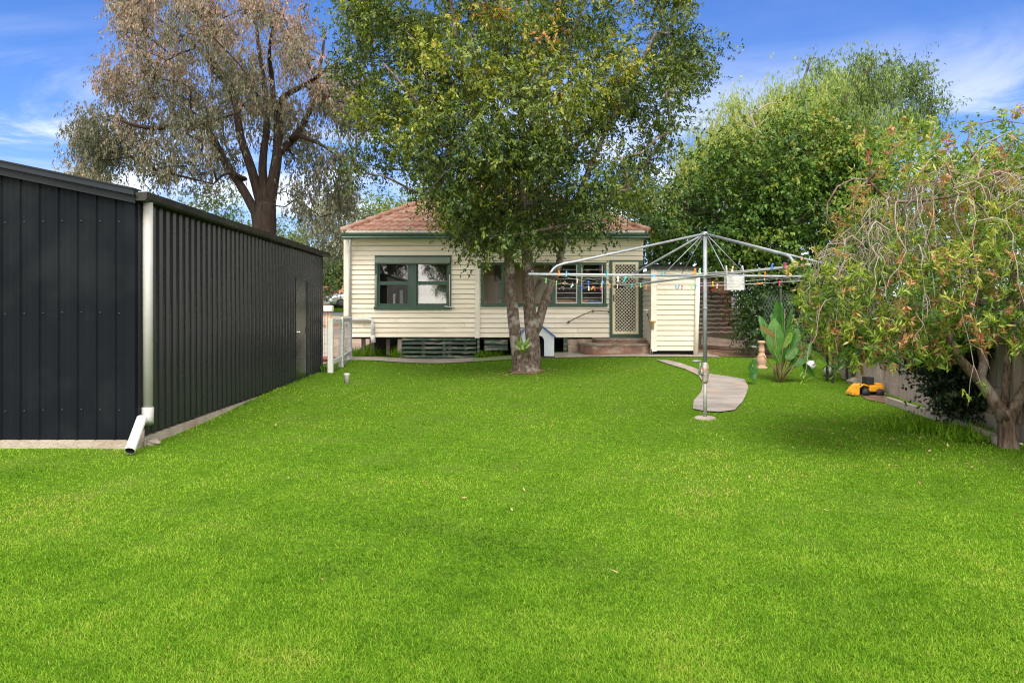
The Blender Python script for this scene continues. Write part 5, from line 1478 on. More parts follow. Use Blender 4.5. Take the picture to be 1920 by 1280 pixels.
L_main = leaf_mat('broad green leaf', [(0.0, (0.014, 0.030, 0.009)), (0.3, (0.040, 0.076, 0.014)), (0.55, (0.115, 0.160, 0.020)), (0.78, (0.23, 0.255, 0.022)), (0.94, (0.32, 0.28, 0.03)), (1.0, (0.34, 0.13, 0.04))], 0.28, 0.42, 0.35)
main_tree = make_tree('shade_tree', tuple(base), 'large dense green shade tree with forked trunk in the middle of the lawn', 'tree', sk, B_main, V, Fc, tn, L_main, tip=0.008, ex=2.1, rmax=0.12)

# strap-leaved fern in the fork
mb = MB(); c = at(980, 664, YT - 0.32)
for i, (dx, h) in enumerate(((-.16, .36), (-.10, .30), (-.05, .43), (.03, .28), (.08, .33), (.15, .40), (-.18, .22), (.19, .27), (.0, .22))):
    pts = [c + Vector((0, -.02, 0)), c + Vector((dx * .4, -.05 - .01 * i, h * .5)), c + Vector((dx, -.08, h))]
    w = .035; n = len(mb.v)
    vs = [pts[0] + Vector((-.008, 0, 0)), pts[0] + Vector((.008, 0, 0)), pts[1] + Vector((w, .01, 0)), pts[1] + Vector((-w, -.01, 0)), pts[2].lerp(pts[1], .35) + Vector((w * .9, 0, 0)), pts[2].lerp(pts[1], .35) + Vector((-w * .9, 0, 0)), pts[2]]
    mb.add(vs, [(0, 1, 2, 3), (3, 2, 4, 5), (5, 4, 6)])
tag(mb.build('fern', pmat('strap leaf', (0.11, 0.20, 0.02), (0.06, 0.13, 0.015), 9, 0.4, c3=(0.3, 0.3, 0.04), c3scale=7, c3amt=.7)), 'small strap-leaved fern growing in the fork of the shade tree', 'fern')

# ---- the gum behind the shed
rng = np.random.default_rng(5)
YG = 27.0
sk = Skeleton(rng)
base = at(495, 500, YG); base.z = gz(base.x, YG) - 0.1
sk.limb([base, at(495, 440, YG), at(497, 405, YG), at(500, 380, YG)], 0.46, 0.34)
sk.limb(path_at([(480, 400), (455, 355), (420, 300), (390, 245), (350, 232, -.5), (300, 240, -1), (255, 236, -1.3), (225, 225, -1.5)], YG), 0.17, 0.04, par=2)
sk.limb(path_at([(490, 385), (472, 320), (452, 260), (445, 215), (432, 160, .5), (400, 120, 1), (370, 90, 1.2), (330, 60, 1.4), (290, 30, 1.5)], YG), 0.18, 0.035, par=2)
sk.limb(path_at([(498, 370), (492, 320), (495, 280), (500, 240), (498, 180), (490, 120), (480, 50), (470, -40)], YG), 0.17, 0.04, par=2)
sk.limb(path_at([(505, 385), (515, 320), (520, 285), (522, 230), (518, 205), (535, 180, -.7), (570, 160, -1), (600, 140, -1.4), (630, 120, -1.5)], YG), 0.22, 0.035, par=2)
sk.limb(path_at([(520, 290), (545, 265, .5), (570, 230, 1), (590, 180, 1.4), (600, 130, 1.5), (610, 60, 1.6)], YG), 0.15, 0.04)
sk.limb(path_at([(515, 210), (510, 150), (505, 90, -.6), (520, 20, -1)], YG), 0.12, 0.03)
sk.limb(path_at([(432, 160), (400, 130), (390, 90, -.8), (400, 30, -1.3)], YG), 0.12, 0.03)
sk.limb(path_at([(460, 335), (425, 325, -.6), (400, 345, -1)], YG), 0.08, 0.03)
sk.limb(path_at([(560, 255), (600, 270, -.3), (640, 300, -.5)], YG), 0.09, 0.02)
poly = [(210, -40), (216, 20), (232, 60), (232, 85), (190, 125), (186, 135), (215, 165), (225, 195), (190, 200), (140, 235), (138, 255), (155, 275), (175, 285), (195, 305),
        (215, 295), (245, 318), (258, 298), (285, 315), (300, 335), (330, 330), (350, 335), (400, 330), (430, 310), (450, 300), (480, 250), (520, 260), (540, 330), (535, 360), (560, 390), (590, 410),
        (640, 398), (668, 375), (664, 310), (680, 230), (682, 170), (650, 79), (590, 30), (560, -40)]
T = crown_points(poly, YG, 4.2, 460, rng, 1.7, 0.02, 2.1)
TL = np.array([tuple(at(rng.uniform(140, 250), rng.uniform(225, 300), YG + rng.uniform(-1.6, 1.0))) for _ in range(34)] + [tuple(at(rng.uniform(190, 270), rng.uniform(120, 180), YG + rng.uniform(-1, 1.2))) for _ in range(14)] + [tuple(at(rng.uniform(212, 280), rng.uniform(-20, 70), YG + rng.uniform(-1, 1.2))) for _ in range(14)])
T = np.concatenate([T, TL])
kk = 1 + 1.8 * (1 - sm((T[:, 2] - 7.5) / 2.5)) / T[:, 1]
T = np.column_stack([T[:, 0] * kk, T[:, 1] * kk, EYE + (T[:, 2] - EYE) * kk])
sk.reach(T, 0.8, 0.12, 0.5, arch=0.18)
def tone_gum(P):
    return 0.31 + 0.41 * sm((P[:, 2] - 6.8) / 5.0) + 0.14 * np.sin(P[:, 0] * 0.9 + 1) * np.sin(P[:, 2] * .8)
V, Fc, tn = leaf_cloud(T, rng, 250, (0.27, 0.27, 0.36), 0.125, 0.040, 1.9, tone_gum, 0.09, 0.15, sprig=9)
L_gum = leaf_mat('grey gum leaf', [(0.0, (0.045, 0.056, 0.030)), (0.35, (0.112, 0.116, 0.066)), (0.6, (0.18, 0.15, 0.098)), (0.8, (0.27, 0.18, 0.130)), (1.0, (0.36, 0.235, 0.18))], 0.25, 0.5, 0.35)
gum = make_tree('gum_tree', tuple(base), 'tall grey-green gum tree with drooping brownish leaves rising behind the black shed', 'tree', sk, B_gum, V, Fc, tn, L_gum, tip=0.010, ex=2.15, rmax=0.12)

# ---- weeping bright-green tree far right
rng = np.random.default_rng(8)
YW = 31.0
sk = Skeleton(rng)
base = at(1480, 560, YW); base.z = gz(base.x, YW) - .1
sk.limb([base, at(1485, 480, YW), at(1490, 400, YW)], 0.35, 0.26)
sk.limb(path_at([(1490, 400), (1450, 320), (1410, 250), (1380, 200)], YW), .16, .04)
sk.limb(path_at([(1490, 400), (1520, 320), (1560, 240, -.8), (1590, 180, -1), (1640, 120, -1.3)], YW), .18, .03)
sk.limb(path_at([(1540, 280), (1620, 220, .5), (1690, 170, .8), (1760, 130, 1)], YW), .12, .02)
sk.limb(path_at([(1500, 380), (1490, 280), (1500, 180), (1520, 110)], YW), .14, .03)
polyA = [(1262, 430), (1272, 350), (1292, 275), (1318, 240), (1350, 195), (1400, 170), (1430, 175), (1460, 138), (1500, 125), (1560, 128), (1640, 138), (1695, 175), (1715, 215), (1690, 270), (1640, 320), (1600, 420)]
T = crown_points(polyA, YW, 3.4, 330, rng, 1.9, -0.30, 1.2)
sk.reach(T, 0.8, 0.1, 0.4, arch=0.3)
polyB = [(1500, 112), (1560, 102), (1640, 98), (1700, 102), (1735, 122), (1790, 130), (1808, 145), (1775, 165), (1770, 200), (1750, 230), (1700, 240), (1650, 190), (1560, 150)]
TB = crown_points(polyB, YW, 1.6, 70, rng, 1.6, -0.2, 0.2)
sk.reach(TB, 0.8, 0.12, 0.4, arch=0.15)
def tone_w(P):
    X = (P[:, 0] * F / P[:, 1] + CX)
    return 0.70 - 0.26 * sm((X - 1430) / 160) + 0.05 * np.sin(P[:, 2] * 2 + P[:, 0])
V1, F1, t1 = leaf_cloud(T, rng, 420, (0.36, 0.36, 0.40), 0.17, 0.028, 2.6, tone_w, 0.08, 0.09, sprig=10)
V2, F2, t2 = leaf_cloud(TB, rng, 130, (0.30, 0.30, 0.30), 0.16, 0.045, 1.2, 0.22, 0.08, 0.08, sprig=7)
V = np.concatenate([V1, V2]); Fc = np.concatenate([F1, F2 + len(V1)]); tn = np.concatenate([t1, t2])
L_weep = leaf_mat('fine weeping leaf', [(0.0, (0.045, 0.075, 0.024)), (0.3, (0.105, 0.165, 0.042)), (0.6, (0.22, 0.30, 0.06)), (0.85, (0.33, 0.37, 0.08)), (1.0, (0.36, 0.29, 0.07))], 0.3, 0.5, 0.3)
make_tree('willowy_tree', tuple(base), 'tall light green weeping tree with fine leaves behind the hoist, top right', 'tree', sk, B_dark, V, Fc, tn, L_weep, tip=0.010, ex=2.15, rmax=0.14)

# ---- dense glossy tree right of the house
rng = np.random.default_rng(9)
YD = 22.4
sk = Skeleton(rng)
base = at(1460, 640, YD); base.z = gz(base.x, YD) - .1
sk.limb([base, at(1462, 560, YD), at(1455, 470, YD), at(1440, 380, YD)], 0.20, 0.06)
sk.limb(path_at([(1460, 540), (1400, 450, -.5), (1330, 400, -.8), (1270, 390, -.8)], YD), .10, .02)
sk.limb(path_at([(1458, 500), (1520, 400, .2), (1570, 320, .4)], YD), .11, .02)
poly = [(1196, 480), (1212, 420), (1236, 380), (1285, 330), (1340, 290), (1375, 262), (1440, 232), (1500, 215), (1560, 205), (1620, 235), (1660, 280), (1680, 420), (1660, 560), (1560, 575),
        (1480, 545), (1440, 520), (1400, 498), (1320, 497), (1260, 488), (1230, 478)]
T = crown_points(poly, YD - 0.4, 1.9, 330, rng, 2.0, -0.55, 0.4)
T2 = np.array([tuple(at(rng.uniform(1405, 1500), rng.uniform(510, 600), YD - rng.uniform(0.3, 1.4))) for _ in range(26)])
TT = np.concatenate([T, T2])
sk.reach(TT, 0.5, 0.1, 0.5, arch=0.15)
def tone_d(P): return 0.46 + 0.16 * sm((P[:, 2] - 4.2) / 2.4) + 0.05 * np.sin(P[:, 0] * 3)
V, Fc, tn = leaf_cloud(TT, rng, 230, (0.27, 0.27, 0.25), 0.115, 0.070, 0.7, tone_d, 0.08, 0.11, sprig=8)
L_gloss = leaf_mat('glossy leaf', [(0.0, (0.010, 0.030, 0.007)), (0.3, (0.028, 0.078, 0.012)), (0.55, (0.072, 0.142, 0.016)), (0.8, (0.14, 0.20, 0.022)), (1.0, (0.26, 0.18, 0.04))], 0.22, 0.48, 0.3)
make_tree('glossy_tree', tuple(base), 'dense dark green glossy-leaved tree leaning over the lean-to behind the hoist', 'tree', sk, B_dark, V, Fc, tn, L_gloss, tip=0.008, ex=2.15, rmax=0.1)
# bare dead branch poking from its top
mb = MB(); rr = random.Random(4)
def bare(mb, pts, Y, r0, kids=3, L=.6):
    P = [at(*p[:2], Y) for p in pts]; n = len(P)
    mb.tube(P, [r0 * (1 - .8 * i / (n - 1)) for i in range(n)], 5)
    for k in range(kids):
        i = rr.randrange(1, n); a = P[i]; d = Vector((rr.uniform(-1, 1), rr.uniform(-.4, .4), rr.uniform(-.1, 1))).normalized()
        mb.tube([a, a + d * L * .5 + Vector((0, 0, .03)), a + d * L], [r0 * .35, r0 * .25, r0 * .1], 4)
bare(mb, [(1415, 280), (1418, 245), (1408, 215), (1440, 195), (1470, 192)], 21.6, .045, 5, .5)
bare(mb, [(1415, 262), (1395, 262), (1380, 285)], 21.6, .03, 2, .3); bare(mb, [(1416, 238), (1432, 255), (1452, 258), (1475, 262)], 21.6, .028, 3, .4)
tag(mb.build('dead_branch', B_twig), 'bare pale dead branch sticking out of the dense glossy tree', 'branch')

# ---- other greenery beyond the yard
def bush(name, label, poly, Y, hd, n, per, sig, Ls, Ws, ramp, tone, seed, droop=.4, tx=None, cat='tree', group=None, trunk=True):
    rng = np.random.default_rng(seed)
    T = crown_points(poly, Y, hd, n, rng, 2.0, -0.5, seed)
    sk = Skeleton(rng); cx_ = tx or sum(p[0] for p in poly) / len(poly)
    b = at(cx_, 600, Y); b.z = gz(b.x, Y) - .05
    zc = T[:, 2].mean()
    sk.limb([b, (b.x, Y, b.z + (zc - b.z) * .5), (b.x + .1, Y, zc)], 0.035 * max(1, (zc - b.z)), 0.03)
    sk.reach(T, 0.6, 0.1, 0.4)
    V, Fc, tn = leaf_cloud(T, rng, per, sig, Ls, Ws, droop, tone, .08, .11, sprig=7)
    lm = leaf_mat(name + ' leaf ' + str(seed), ramp, .28, .45, .4)
    return make_tree(name, tuple(b), label, cat, sk, B_dark, V, Fc, tn, lm, group, tip=.010, ex=2.1, rmax=.12)
R_lime = [(0.0, (0.035, 0.075, 0.015)), (0.4, (0.11, 0.18, 0.03)), (0.75, (0.22, 0.29, 0.05)), (1.0, (0.34, 0.33, 0.12))]
R_mid = [(0.0, (0.015, 0.04, 0.012)), (0.4, (0.05, 0.105, 0.02)), (0.75, (0.12, 0.19, 0.035)), (1.0, (0.24, 0.25, 0.08))]
R_grey = [(0.0, (0.05, 0.065, 0.04)), (0.4, (0.12, 0.14, 0.08)), (0.75, (0.21, 0.21, 0.13)), (1.0, (0.34, 0.30, 0.20))]
R_straw = [(0.0, (0.10, 0.09, 0.04)), (0.4, (0.24, 0.20, 0.09)), (0.75, (0.36, 0.29, 0.13)), (1.0, (0.46, 0.38, 0.22))]
bush('lime_bush', 'lime green bushy tree behind the gum trunk above the shed roof', [(330, 420), (350, 375), (385, 345), (420, 350), (455, 372), (490, 400), (530, 420), (560, 450), (560, 500), (340, 500)], 33, 1.8, 80, 150, (.35, .35, .3), .13, .06, R_lime, .5, 31)
bush('straw_tree', 'straw coloured tree top showing over the shed roof at far left', [(78, 340), (90, 325), (130, 322), (165, 318), (188, 320), (196, 345), (130, 350)], 36, 1.2, 40, 120, (.3, .3, .25), .12, .06, R_straw, .5, 32)
bush('street_tree', 'small leafy street tree in front of the orange brick house', [(596, 500), (605, 478), (622, 470), (640, 460), (655, 470), (655, 520), (640, 540), (620, 535), (602, 545)], 50, 1.6, 36, 150, (.4, .4, .35), .2, .11, R_mid, .6, 33, tx=588)
bush('grey_tree', 'hazy grey-green tree behind the left corner of the house roof', [(560, 470), (575, 400), (620, 360), (660, 380), (680, 410), (665, 450), (640, 470), (600, 480)], 44, 2, 60, 150, (.5, .5, .5), .2, .07, R_grey, .5, 34, 1.5, tx=700)
bush('green_tree', 'bright green tree top behind the house roof, left of the shade tree', [(672, 440), (690, 395), (715, 372), (740, 385), (790, 370), (830, 395), (800, 440)], 48, 2.2, 55, 150, (.5, .5, .4), .2, .09, R_mid, .75, 35)
bush('backdrop_tree', 'dark leafy tree behind the right end of the house roof', [(1130, 440), (1150, 380), (1190, 330), (1240, 330), (1290, 370), (1300, 460), (1220, 470)], 36, 2.2, 60, 170, (.45, .45, .4), .16, .08, R_mid, .4, 36)
bush('hedge_shrub', 'dark shrub filling the corner behind the chain link panel', [(1395, 620), (1410, 560), (1450, 540), (1520, 540), (1580, 560), (1600, 690), (1480, 690), (1420, 650)], 19.6, .9, 90, 150, (.22, .22, .22), .085, .042, R_mid, .22, 37, cat='shrub')
bush('vine_tree', 'bright green leafy tree behind the fence at the right edge', [(1690, 430), (1720, 330), (1770, 290), (1830, 262), (1890, 250), (1960, 240), (2010, 300), (2010, 520), (1700, 560)], 13.5, 1.5, 110, 170, (.25, .25, .25), .085, .045, R_lime, .52, 38)
bush('dark_shrub', 'dark multi-stemmed shrub against the fence behind the bottlebrush trunk', [(1705, 640), (1760, 600), (1830, 590), (1890, 630), (1890, 740), (1850, 775), (1790, 760), (1740, 715)], 9.7, .5, 130, 150, (.13, .13, .13), .058, .036, [(0.0, (0.008, 0.018, 0.008)), (0.5, (0.02, 0.045, 0.014)), (1.0, (0.06, 0.10, 0.03))], .4, 39, cat='shrub')
def twin(src, label, loc, sc, rz):
    o = src.copy(); COL.objects.link(o); o.location = loc; o.scale = (sc, sc, sc); o.rotation_euler = (0, 0, rz); o['label'] = label
    for ch in src.children:
        c = ch.copy(); COL.objects.link(c); c.parent = o
twin(gum, 'gum tree standing behind the camera, seen only mirrored in the left house window', (-8.5, -15.5, 0), .78, 1.2)
twin(bpy.data.objects['willowy_tree'], 'weeping tree behind the camera, seen only mirrored in the right half of the left window', (-3.6, -19, 0), .62, 2.0)
twin(bpy.data.objects['hedge_shrub'], 'broad shrub behind the camera, seen only mirrored low in the left house window', (-10.2, -13.5, -.6), 1.6, .4)
mb = MB(); rr = random.Random(12); b0 = on_ground(1790, 786)
for i in range(12):
    a = rr.uniform(0, 6.28); d = Vector((math.cos(a) * .3 + rr.uniform(-.3, .15), math.sin(a) * .25, 1)).normalized()
    q = b0 + Vector((math.cos(a) * .08, math.sin(a) * .08, -.03))
    mb.tube([q, q + d * .35 + Vector((rr.uniform(-.03, .03), 0, 0)), q + d * .9 + Vector((-.05, 0, 0))], [.016, .012, .006], 6)
o_ = mb.build('stems', B_twig); ds = bpy.data.objects['dark_shrub']; o_.parent = ds; o_.matrix_parent_inverse = Matrix.Translation(ds.location).inverted()

# ---- the weeping bottlebrush
rng = np.random.default_rng(77)
YB_ = 8.2
base = on_ground(1890, 838)
bb = empty('bottlebrush_tree', base, 'weeping bottlebrush with bare hanging twigs and bronze-green leaves at the right edge', 'tree')
P_ = lambda px, py, d=0: np.array(at(px, py, YB_ + d))
mb = MB()
mb.tube([P_(1892, 850), P_(1891, 838), P_(1889, 815), P_(1886, 790), P_(1880, 768)], [.128, .105, .086, .080, .078], 24, lump=.10)
mb.tube([P_(1884, 785), P_(1862, 748), P_(1838, 712), P_(1815, 690), P_(1796, 668), P_(1784, 640, .1), P_(1770, 600, .2), P_(1750, 540, .3), P_(1720, 460, .2), P_(1690, 400)], [.082, .066, .060, .052, .045, .038, .034, .03, .024, .016], 16, lump=.08)
mb.tube([P_(1838, 712), P_(1845, 680, .06), P_(1838, 650, .12), P_(1826, 610, .2), P_(1828, 540, .3), P_(1815, 460, .3), P_(1800, 390, .3)], [.05, .046, .042, .038, .034, .028, .018], 16, lump=.08)
mb.tube([P_(1893, 790), P_(1905, 758), P_(1922, 728), P_(1950, 690), P_(1975, 600), P_(1985, 480)], [.072, .06, .05, .046, .04, .025], 16, lump=.08)
mb.tube([P_(1882, 775, .1), P_(1886, 730, .15), P_(1889, 680, .2), P_(1892, 600, .3), P_(1900, 500, .4), P_(1890, 400, .3)], [.045, .042, .038, .034, .03, .02], 16, lump=.08)
# the arching grey limb across the top
for pts, r in (([(1985, 480, 0), (1960, 360, -.2), (1915, 312, -.3), (1860, 330, -.4), (1800, 365, -.5), (1740, 375, -.5), (1670, 380, -.55), (1640, 350, -.6), (1628, 338, -.6)], .026),
               ([(1628, 338, -.6), (1660, 300, -.6), (1690, 262, -.6), (1710, 235, -.55)], .012), ([(1632, 338, -.6), (1632, 300, -.6), (1622, 280, -.6), (1612, 275, -.6)], .010),
               ([(1628, 338, -.6), (1600, 335, -.7), (1570, 350, -.8), (1552, 380, -.8), (1550, 410, -.8), (1562, 430, -.8)], .011),
               ([(1628, 338, -.6), (1610, 352, -.8), (1600, 380, -.8), (1602, 420, -.8)], .010),
               ([(1800, 365, -.5), (1770, 340, -.2), (1740, 340, 0), (1700, 360, .1)], .014), ([(1860, 330, -.4), (1830, 300, .1), (1812, 270, .2), (1825, 235, .2), (1870, 225, .2), (1920, 232, .2)], .013),
               ([(1740, 375, -.5), (1720, 400, -.7), (1700, 430, -.7), (1690, 470, -.7)], .010), ([(1800, 390, .3), (1760, 350, .5), (1720, 330, .7), (1660, 345, .8)], .015),
               ([(1890, 400, .3), (1880, 330, .5), (1900, 280, .6), (1950, 260, .6)], .015), ([(1670, 380, -.55), (1650, 400, -.7), (1620, 420, -.9), (1590, 460, -.9)], .009)):
    q = [P_(*p) for p in pts]; mb.tube(q, [r * (1 - .6 * i / (len(q) - 1)) for i in range(len(q))], 7)
mb.build('trunk', B_brush, bb)
tw = MB(); ends = []
for i in range(20):
    a = P_(rng.uniform(1640, 1930), rng.uniform(335, 400), rng.uniform(-.6, .6)); s_ = -1 if rng.uniform() < .68 else 1
    w_ = rng.uniform(.25, .85); up = rng.uniform(.12, .55); dn = rng.uniform(.1, .75); dd = rng.uniform(-.4, .3)
    q = [a, a + np.array([s_ * w_ * .35, dd * .4, up * .8]), a + np.array([s_ * w_ * .65, dd * .7, up]), a + np.array([s_ * w_ * .9, dd, up * .75]), a + np.array([s_ * w_, dd, up - dn * .5]), a + np.array([s_ * w_ * 1.02, dd, up - dn])]
    r_ = rng.uniform(.006, .011); tw.tube(q, [r_, r_ * .9, r_ * .8, r_ * .65, r_ * .5, r_ * .3], 5)
    for j in (2, 3, 4, 5):
        ends.append((q[j] + rng.normal(0, .04, 3), i)); ends.append((q[j] + rng.normal(0, .08, 3), i))
NS = 165
for i in range(NS):
    px = rng.uniform(1535, 1985); d = rng.uniform(-1.2, 1.0)
    dome = 300 + 0.0026 * max(0, 1760 - px) ** 2 + 22 * d * d + (0 if px < 1760 else -18)
    py = dome + 20 + rng.uniform(0, 230) * rng.uniform(0, 1)
    if px < 1600: py += 20
    p = P_(px, py, d); out = np.array([(px - 1770) / 240, d * .5, 0]) * 0.14
    Lh = rng.uniform(0.35, 1.0) * (1.0 if rng.uniform() < .7 else 1.5)
    Lh = max(.2, min(Lh, p[2] - rng.uniform(.75, 1.15)))
    q = [p + np.array([-out[0] * 2.0 + rng.normal(0, .05), -out[1] * 2, -0.05 + rng.normal(0, .03)]), p + np.array([-out[0] * .8, -out[1] * .8, 0.04]), p]
    m_ = 6; sway = rng.normal(0, .05, 2); kink = rng.normal(0, 0.028, (m_, 2))
    for j in range(1, m_ + 1):
        t = j / m_
        q.append(p + np.array([out[0] * t * 1.1 + sway[0] * t + kink[j - 1, 0], out[1] * t + sway[1] * t + kink[j - 1, 1], -Lh * t * (0.75 + .25 * t)]))
    r0 = rng.uniform(.0032, .0062)
    tw.tube(q, [r0 * 1.4, r0 * 1.25] + [r0 * (1.1 - .6 * j / m_) for j in range(m_ + 1)], 4, caps=False)
    if q[-1][2] > 0.72: ends.append((q[-1], i))
    for k in range(rng.integers(1, 4)):
        j = rng.integers(2, len(q) - 1); dd = rng.normal(0, 1, 3) * np.array([.14, .14, .06]) - np.array([0, 0, .12]); a = q[j]
        tw.tube([a, a + dd * .6 + np.array([0, 0, .03]), a + dd + np.array([0, 0, -.08])], [r0 * .7, r0 * .5, r0 * .3], 3, caps=False)
        if rng.uniform() < .5: ends.append((a + dd, i))
tw.build('hanging_twigs', B_twig, bb)
# leaf rosettes
C = [e[0] for e in ends]
poly = [(1488, 560), (1505, 520), (1540, 490), (1580, 465), (1640, 490), (1720, 480), (1790, 470), (1830, 400), (1900, 360), (1990, 330), (1990, 695), (1930, 668), (1880, 645), (1815, 655), (1770, 690), (1715, 668),
        (1660, 668), (1600, 680), (1560, 656), (1515, 622)]
C += [tuple(v) for v in crown_points(poly, YB_ - .1, 1.25, 1650, rng, 4.5, -0.42, 1.0)]
low = [(1530, 590), (1600, 580), (1700, 590), (1775, 600), (1765, 672), (1705, 690), (1650, 690), (1595, 692), (1550, 664)]
C += [tuple(v) for v in crown_points(low, YB_ - .2, .9, 260, rng, 4.5, -0.2, 1.7)]
topp = [(1545, 440), (1575, 370), (1610, 300), (1660, 240), (1700, 215), (1770, 225), (1800, 290), (1840, 300), (1890, 250), (1990, 240), (1990, 440), (1800, 470), (1640, 470)]
C += [tuple(v) for v in crown_points(topp, YB_ + .1, 1.1, 520, rng, 5, -0.5, 2.0)]
for p in [(1878, 218), (1905, 210), (1815, 240), (1705, 232), (1735, 240), (1612, 268), (1480, 505), (1510, 500), (1500, 560), (1520, 590), (1660, 672), (1755, 640)]:
    C += [tuple(P_(p[0] + rng.normal(0, 5), p[1] + rng.normal(0, 5), -.6)) for _ in range(3)]
C = np.array([np.array(c, float) for c in C]); nC = len(C)
per = 16
ci = np.repeat(np.arange(nC), per); n = len(ci)
ax = rng.normal(0, .35, (nC, 3)) + np.array([0, 0, -.55]); flip = rng.uniform(0, 1, nC) < .45; ax[flip, 2] *= -1
ax /= np.linalg.norm(ax, axis=1, keepdims=True)
tt = rng.uniform(-.10, .05, n)
Pp = C[ci] + ax[ci] * tt[:, None] + rng.normal(0, .006, (n, 3))
Dd = ax[ci] * 0.75 + rng.normal(0, .62, (n, 3)) + np.array([0, 0, .08])
ctone = np.clip(rng.normal(.47, .17, nC), 0, 1); bronze = rng.uniform(0, 1, nC) < .15; ctone[bronze] = rng.uniform(.82, 1, bronze.sum())
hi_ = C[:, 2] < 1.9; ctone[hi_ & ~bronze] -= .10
tn = ctone[ci] + rng.normal(0, .08, n)
V, Fc = leaf_quads(Pp, Dd, rng.uniform(.05, .095, n), rng.uniform(.013, .022, n), rng)
L_brush = leaf_mat('bottlebrush leaf', [(0.0, (0.020, 0.050, 0.011)), (0.28, (0.070, 0.150, 0.020)), (0.5, (0.19, 0.28, 0.03)), (0.72, (0.36, 0.36, 0.06)), (0.86, (0.38, 0.24, 0.09)), (1.0, (0.36, 0.14, 0.075))], .3, .42, .4)
link('crown', np_mesh('crown', V, Fc, L_brush, tn), bb)
# the spent orange-brown flower spikes
M_spk = pmat('spent bottlebrush', (0.42, 0.17, 0.07), (0.30, 0.12, 0.06), 30, .9, .8, 120)
idx = rng.choice(nC, 60, replace=False)
for i in idx:
    c = Vector(C[i]); 
    if c.z > 2.2: continue
    mb = MB(); mb.tube([c, c + Vector((rng.normal(0, .01), rng.normal(0, .01), -.05)), c + Vector((rng.normal(0, .015), 0, -.10))], [.010, .014, .007], 7); mb.build('flower_spike', M_spk, bb)

# ---- the big-leaved plant
pl = on_ground(1462, 716)
bp_ = empty('paddle_leaf_plant', pl, 'clump of big upright paddle leaves growing right of the garden path', 'plant')
M_pad = leaf_mat('paddle leaf', [(0, (0.03, 0.10, 0.02)), (0.5, (0.065, 0.19, 0.03)), (1, (0.22, 0.34, 0.05))], .3, .3, .5)
M_padd = leaf_mat('torn leaf', [(0, (0.20, 0.20, 0.05)), (0.5, (0.32, 0.27, 0.10)), (1, (0.45, 0.30, 0.14))], .25, .5, .3)
M_stem = pmat('leaf stalk', (0.14, 0.17, 0.05), (0.20, 0.12, 0.06), 6, .5)
s9 = F / pl.y
def q9(px, py, d): return Vector(((px - CX) / s9, pl.y + d, EYE - (py - CY) / s9))
def paddle(tip, basep, side, w, tone, mat=None, fold=.25, n=9):
    """one blade: from the stalk end to its tip, with a midrib fold and soft waves"""
    a, b = Vector(basep), Vector(tip); d = b - a; L = d.length; d.normalize()
    s_ = (Vector(side) - d * Vector(side).dot(d)).normalized(); nn = d.cross(s_)
    vs = []; fs = []
    for i in range(n + 1):
        t = i / n; ww = w * (math.sin(math.pi * min(1, (t * .93 + .06)) ** .8)) ** .7 if t < 1 else 0.004
        c = a + d * L * t + nn * (0.10 * L * t * t)
        wav = .012 * math.sin(t * 17 + w * 40)
        vs += [c - s_ * ww + nn * (ww * fold + wav), c - s_ * ww * .5 + nn * (ww * fold * .45), c, c + s_ * ww * .5 + nn * (ww * fold * .45), c + s_ * ww + nn * (ww * fold - wav)]
    for i in range(n):
        for k in range(4): fs.append((i * 5 + k, i * 5 + k + 1, (i + 1) * 5 + k + 1, (i + 1) * 5 + k))
    m2 = MB().add(vs, fs, 0, True); o = m2.build('leaf', mat or M_pad, bp_)
    a_ = o.data.attributes.new('tone', 'FLOAT', 'FACE'); a_.data.foreach_set('value', np.clip(np.full(len(fs), tone) + np.random.default_rng(len(vs)).normal(0, .05, len(fs)), 0, 1).astype(np.float32))
    return o
stalks = MB()
LV = [((1452, 596), (1456, 664), (1, -.2, 0), .145, .55, 0), ((1487, 600), (1472, 676), (.7, -.6, 0), .15, .35, -.1), ((1481, 566), (1477, 625), (.55, .8, 0), .085, .45, .25),
      ((1462, 585), (1470, 640), (1, .5, 0), .11, .2, .3), ((1478, 612), (1463, 650), (.3, -.9, .2), .09, .8, -.2), ((1486, 648), (1468, 672), (.8, -.5, .2), .075, .45, -.25),
      ((1418, 612), (1446, 632), (.2, -1, .3), .09, .75, -.15), ((1545, 683), (1512, 655), (.4, -.5, .8), .06, .8, -.2), ((1525, 705), (1503, 680), (.4, -.6, .6), .06, .4, -.1),
      ((1503, 632), (1500, 660), (.8, .3, .2), .06, .9, 0), ((1442, 612), (1456, 664), (.9, -.3, 0), .09, .3, .15), ((1500, 625), (1478, 672), (.8, .2, 0), .11, .25, .2), ((1472, 560), (1474, 620), (-.6, .8, 0), .10, .35, .35), ((1440, 650), (1455, 680), (.8, -.6, .3), .07, .6, -.25), ((1515, 668), (1490, 668), (.2, -.6, .9), .07, .5, -.15), ((1512, 640), (1484, 684), (.8, -.5, .1), .11, .3, -.2), ((1436, 590), (1458, 650), (.9, .3, 0), .11, .3, .25), ((1540, 660), (1505, 668), (.3, -.7, .7), .08, .65, 0), ((1500, 578), (1480, 640), (.7, .7, 0), .10, .4, .2)]
for (tp, bs_, sd, w, tone, d) in LV:
    a, b = q9(*tp, d), q9(*bs_, d * .8); w *= 1.2
    dry = tp == (1418, 612)
    paddle(a, b, sd, w, tone, M_padd if dry else None)
    st_ = pl + Vector((random.uniform(-.06, .06), random.uniform(-.06, .06), -.03)); m_ = st_.lerp(b, .5) + Vector((0, 0, .09 if bs_[0] > 1490 or bs_[0] < 1450 else .0))
    stalks.tube([st_, m_, b, b.lerp(a, .8)], [.018, .014, .010, .004], 7)
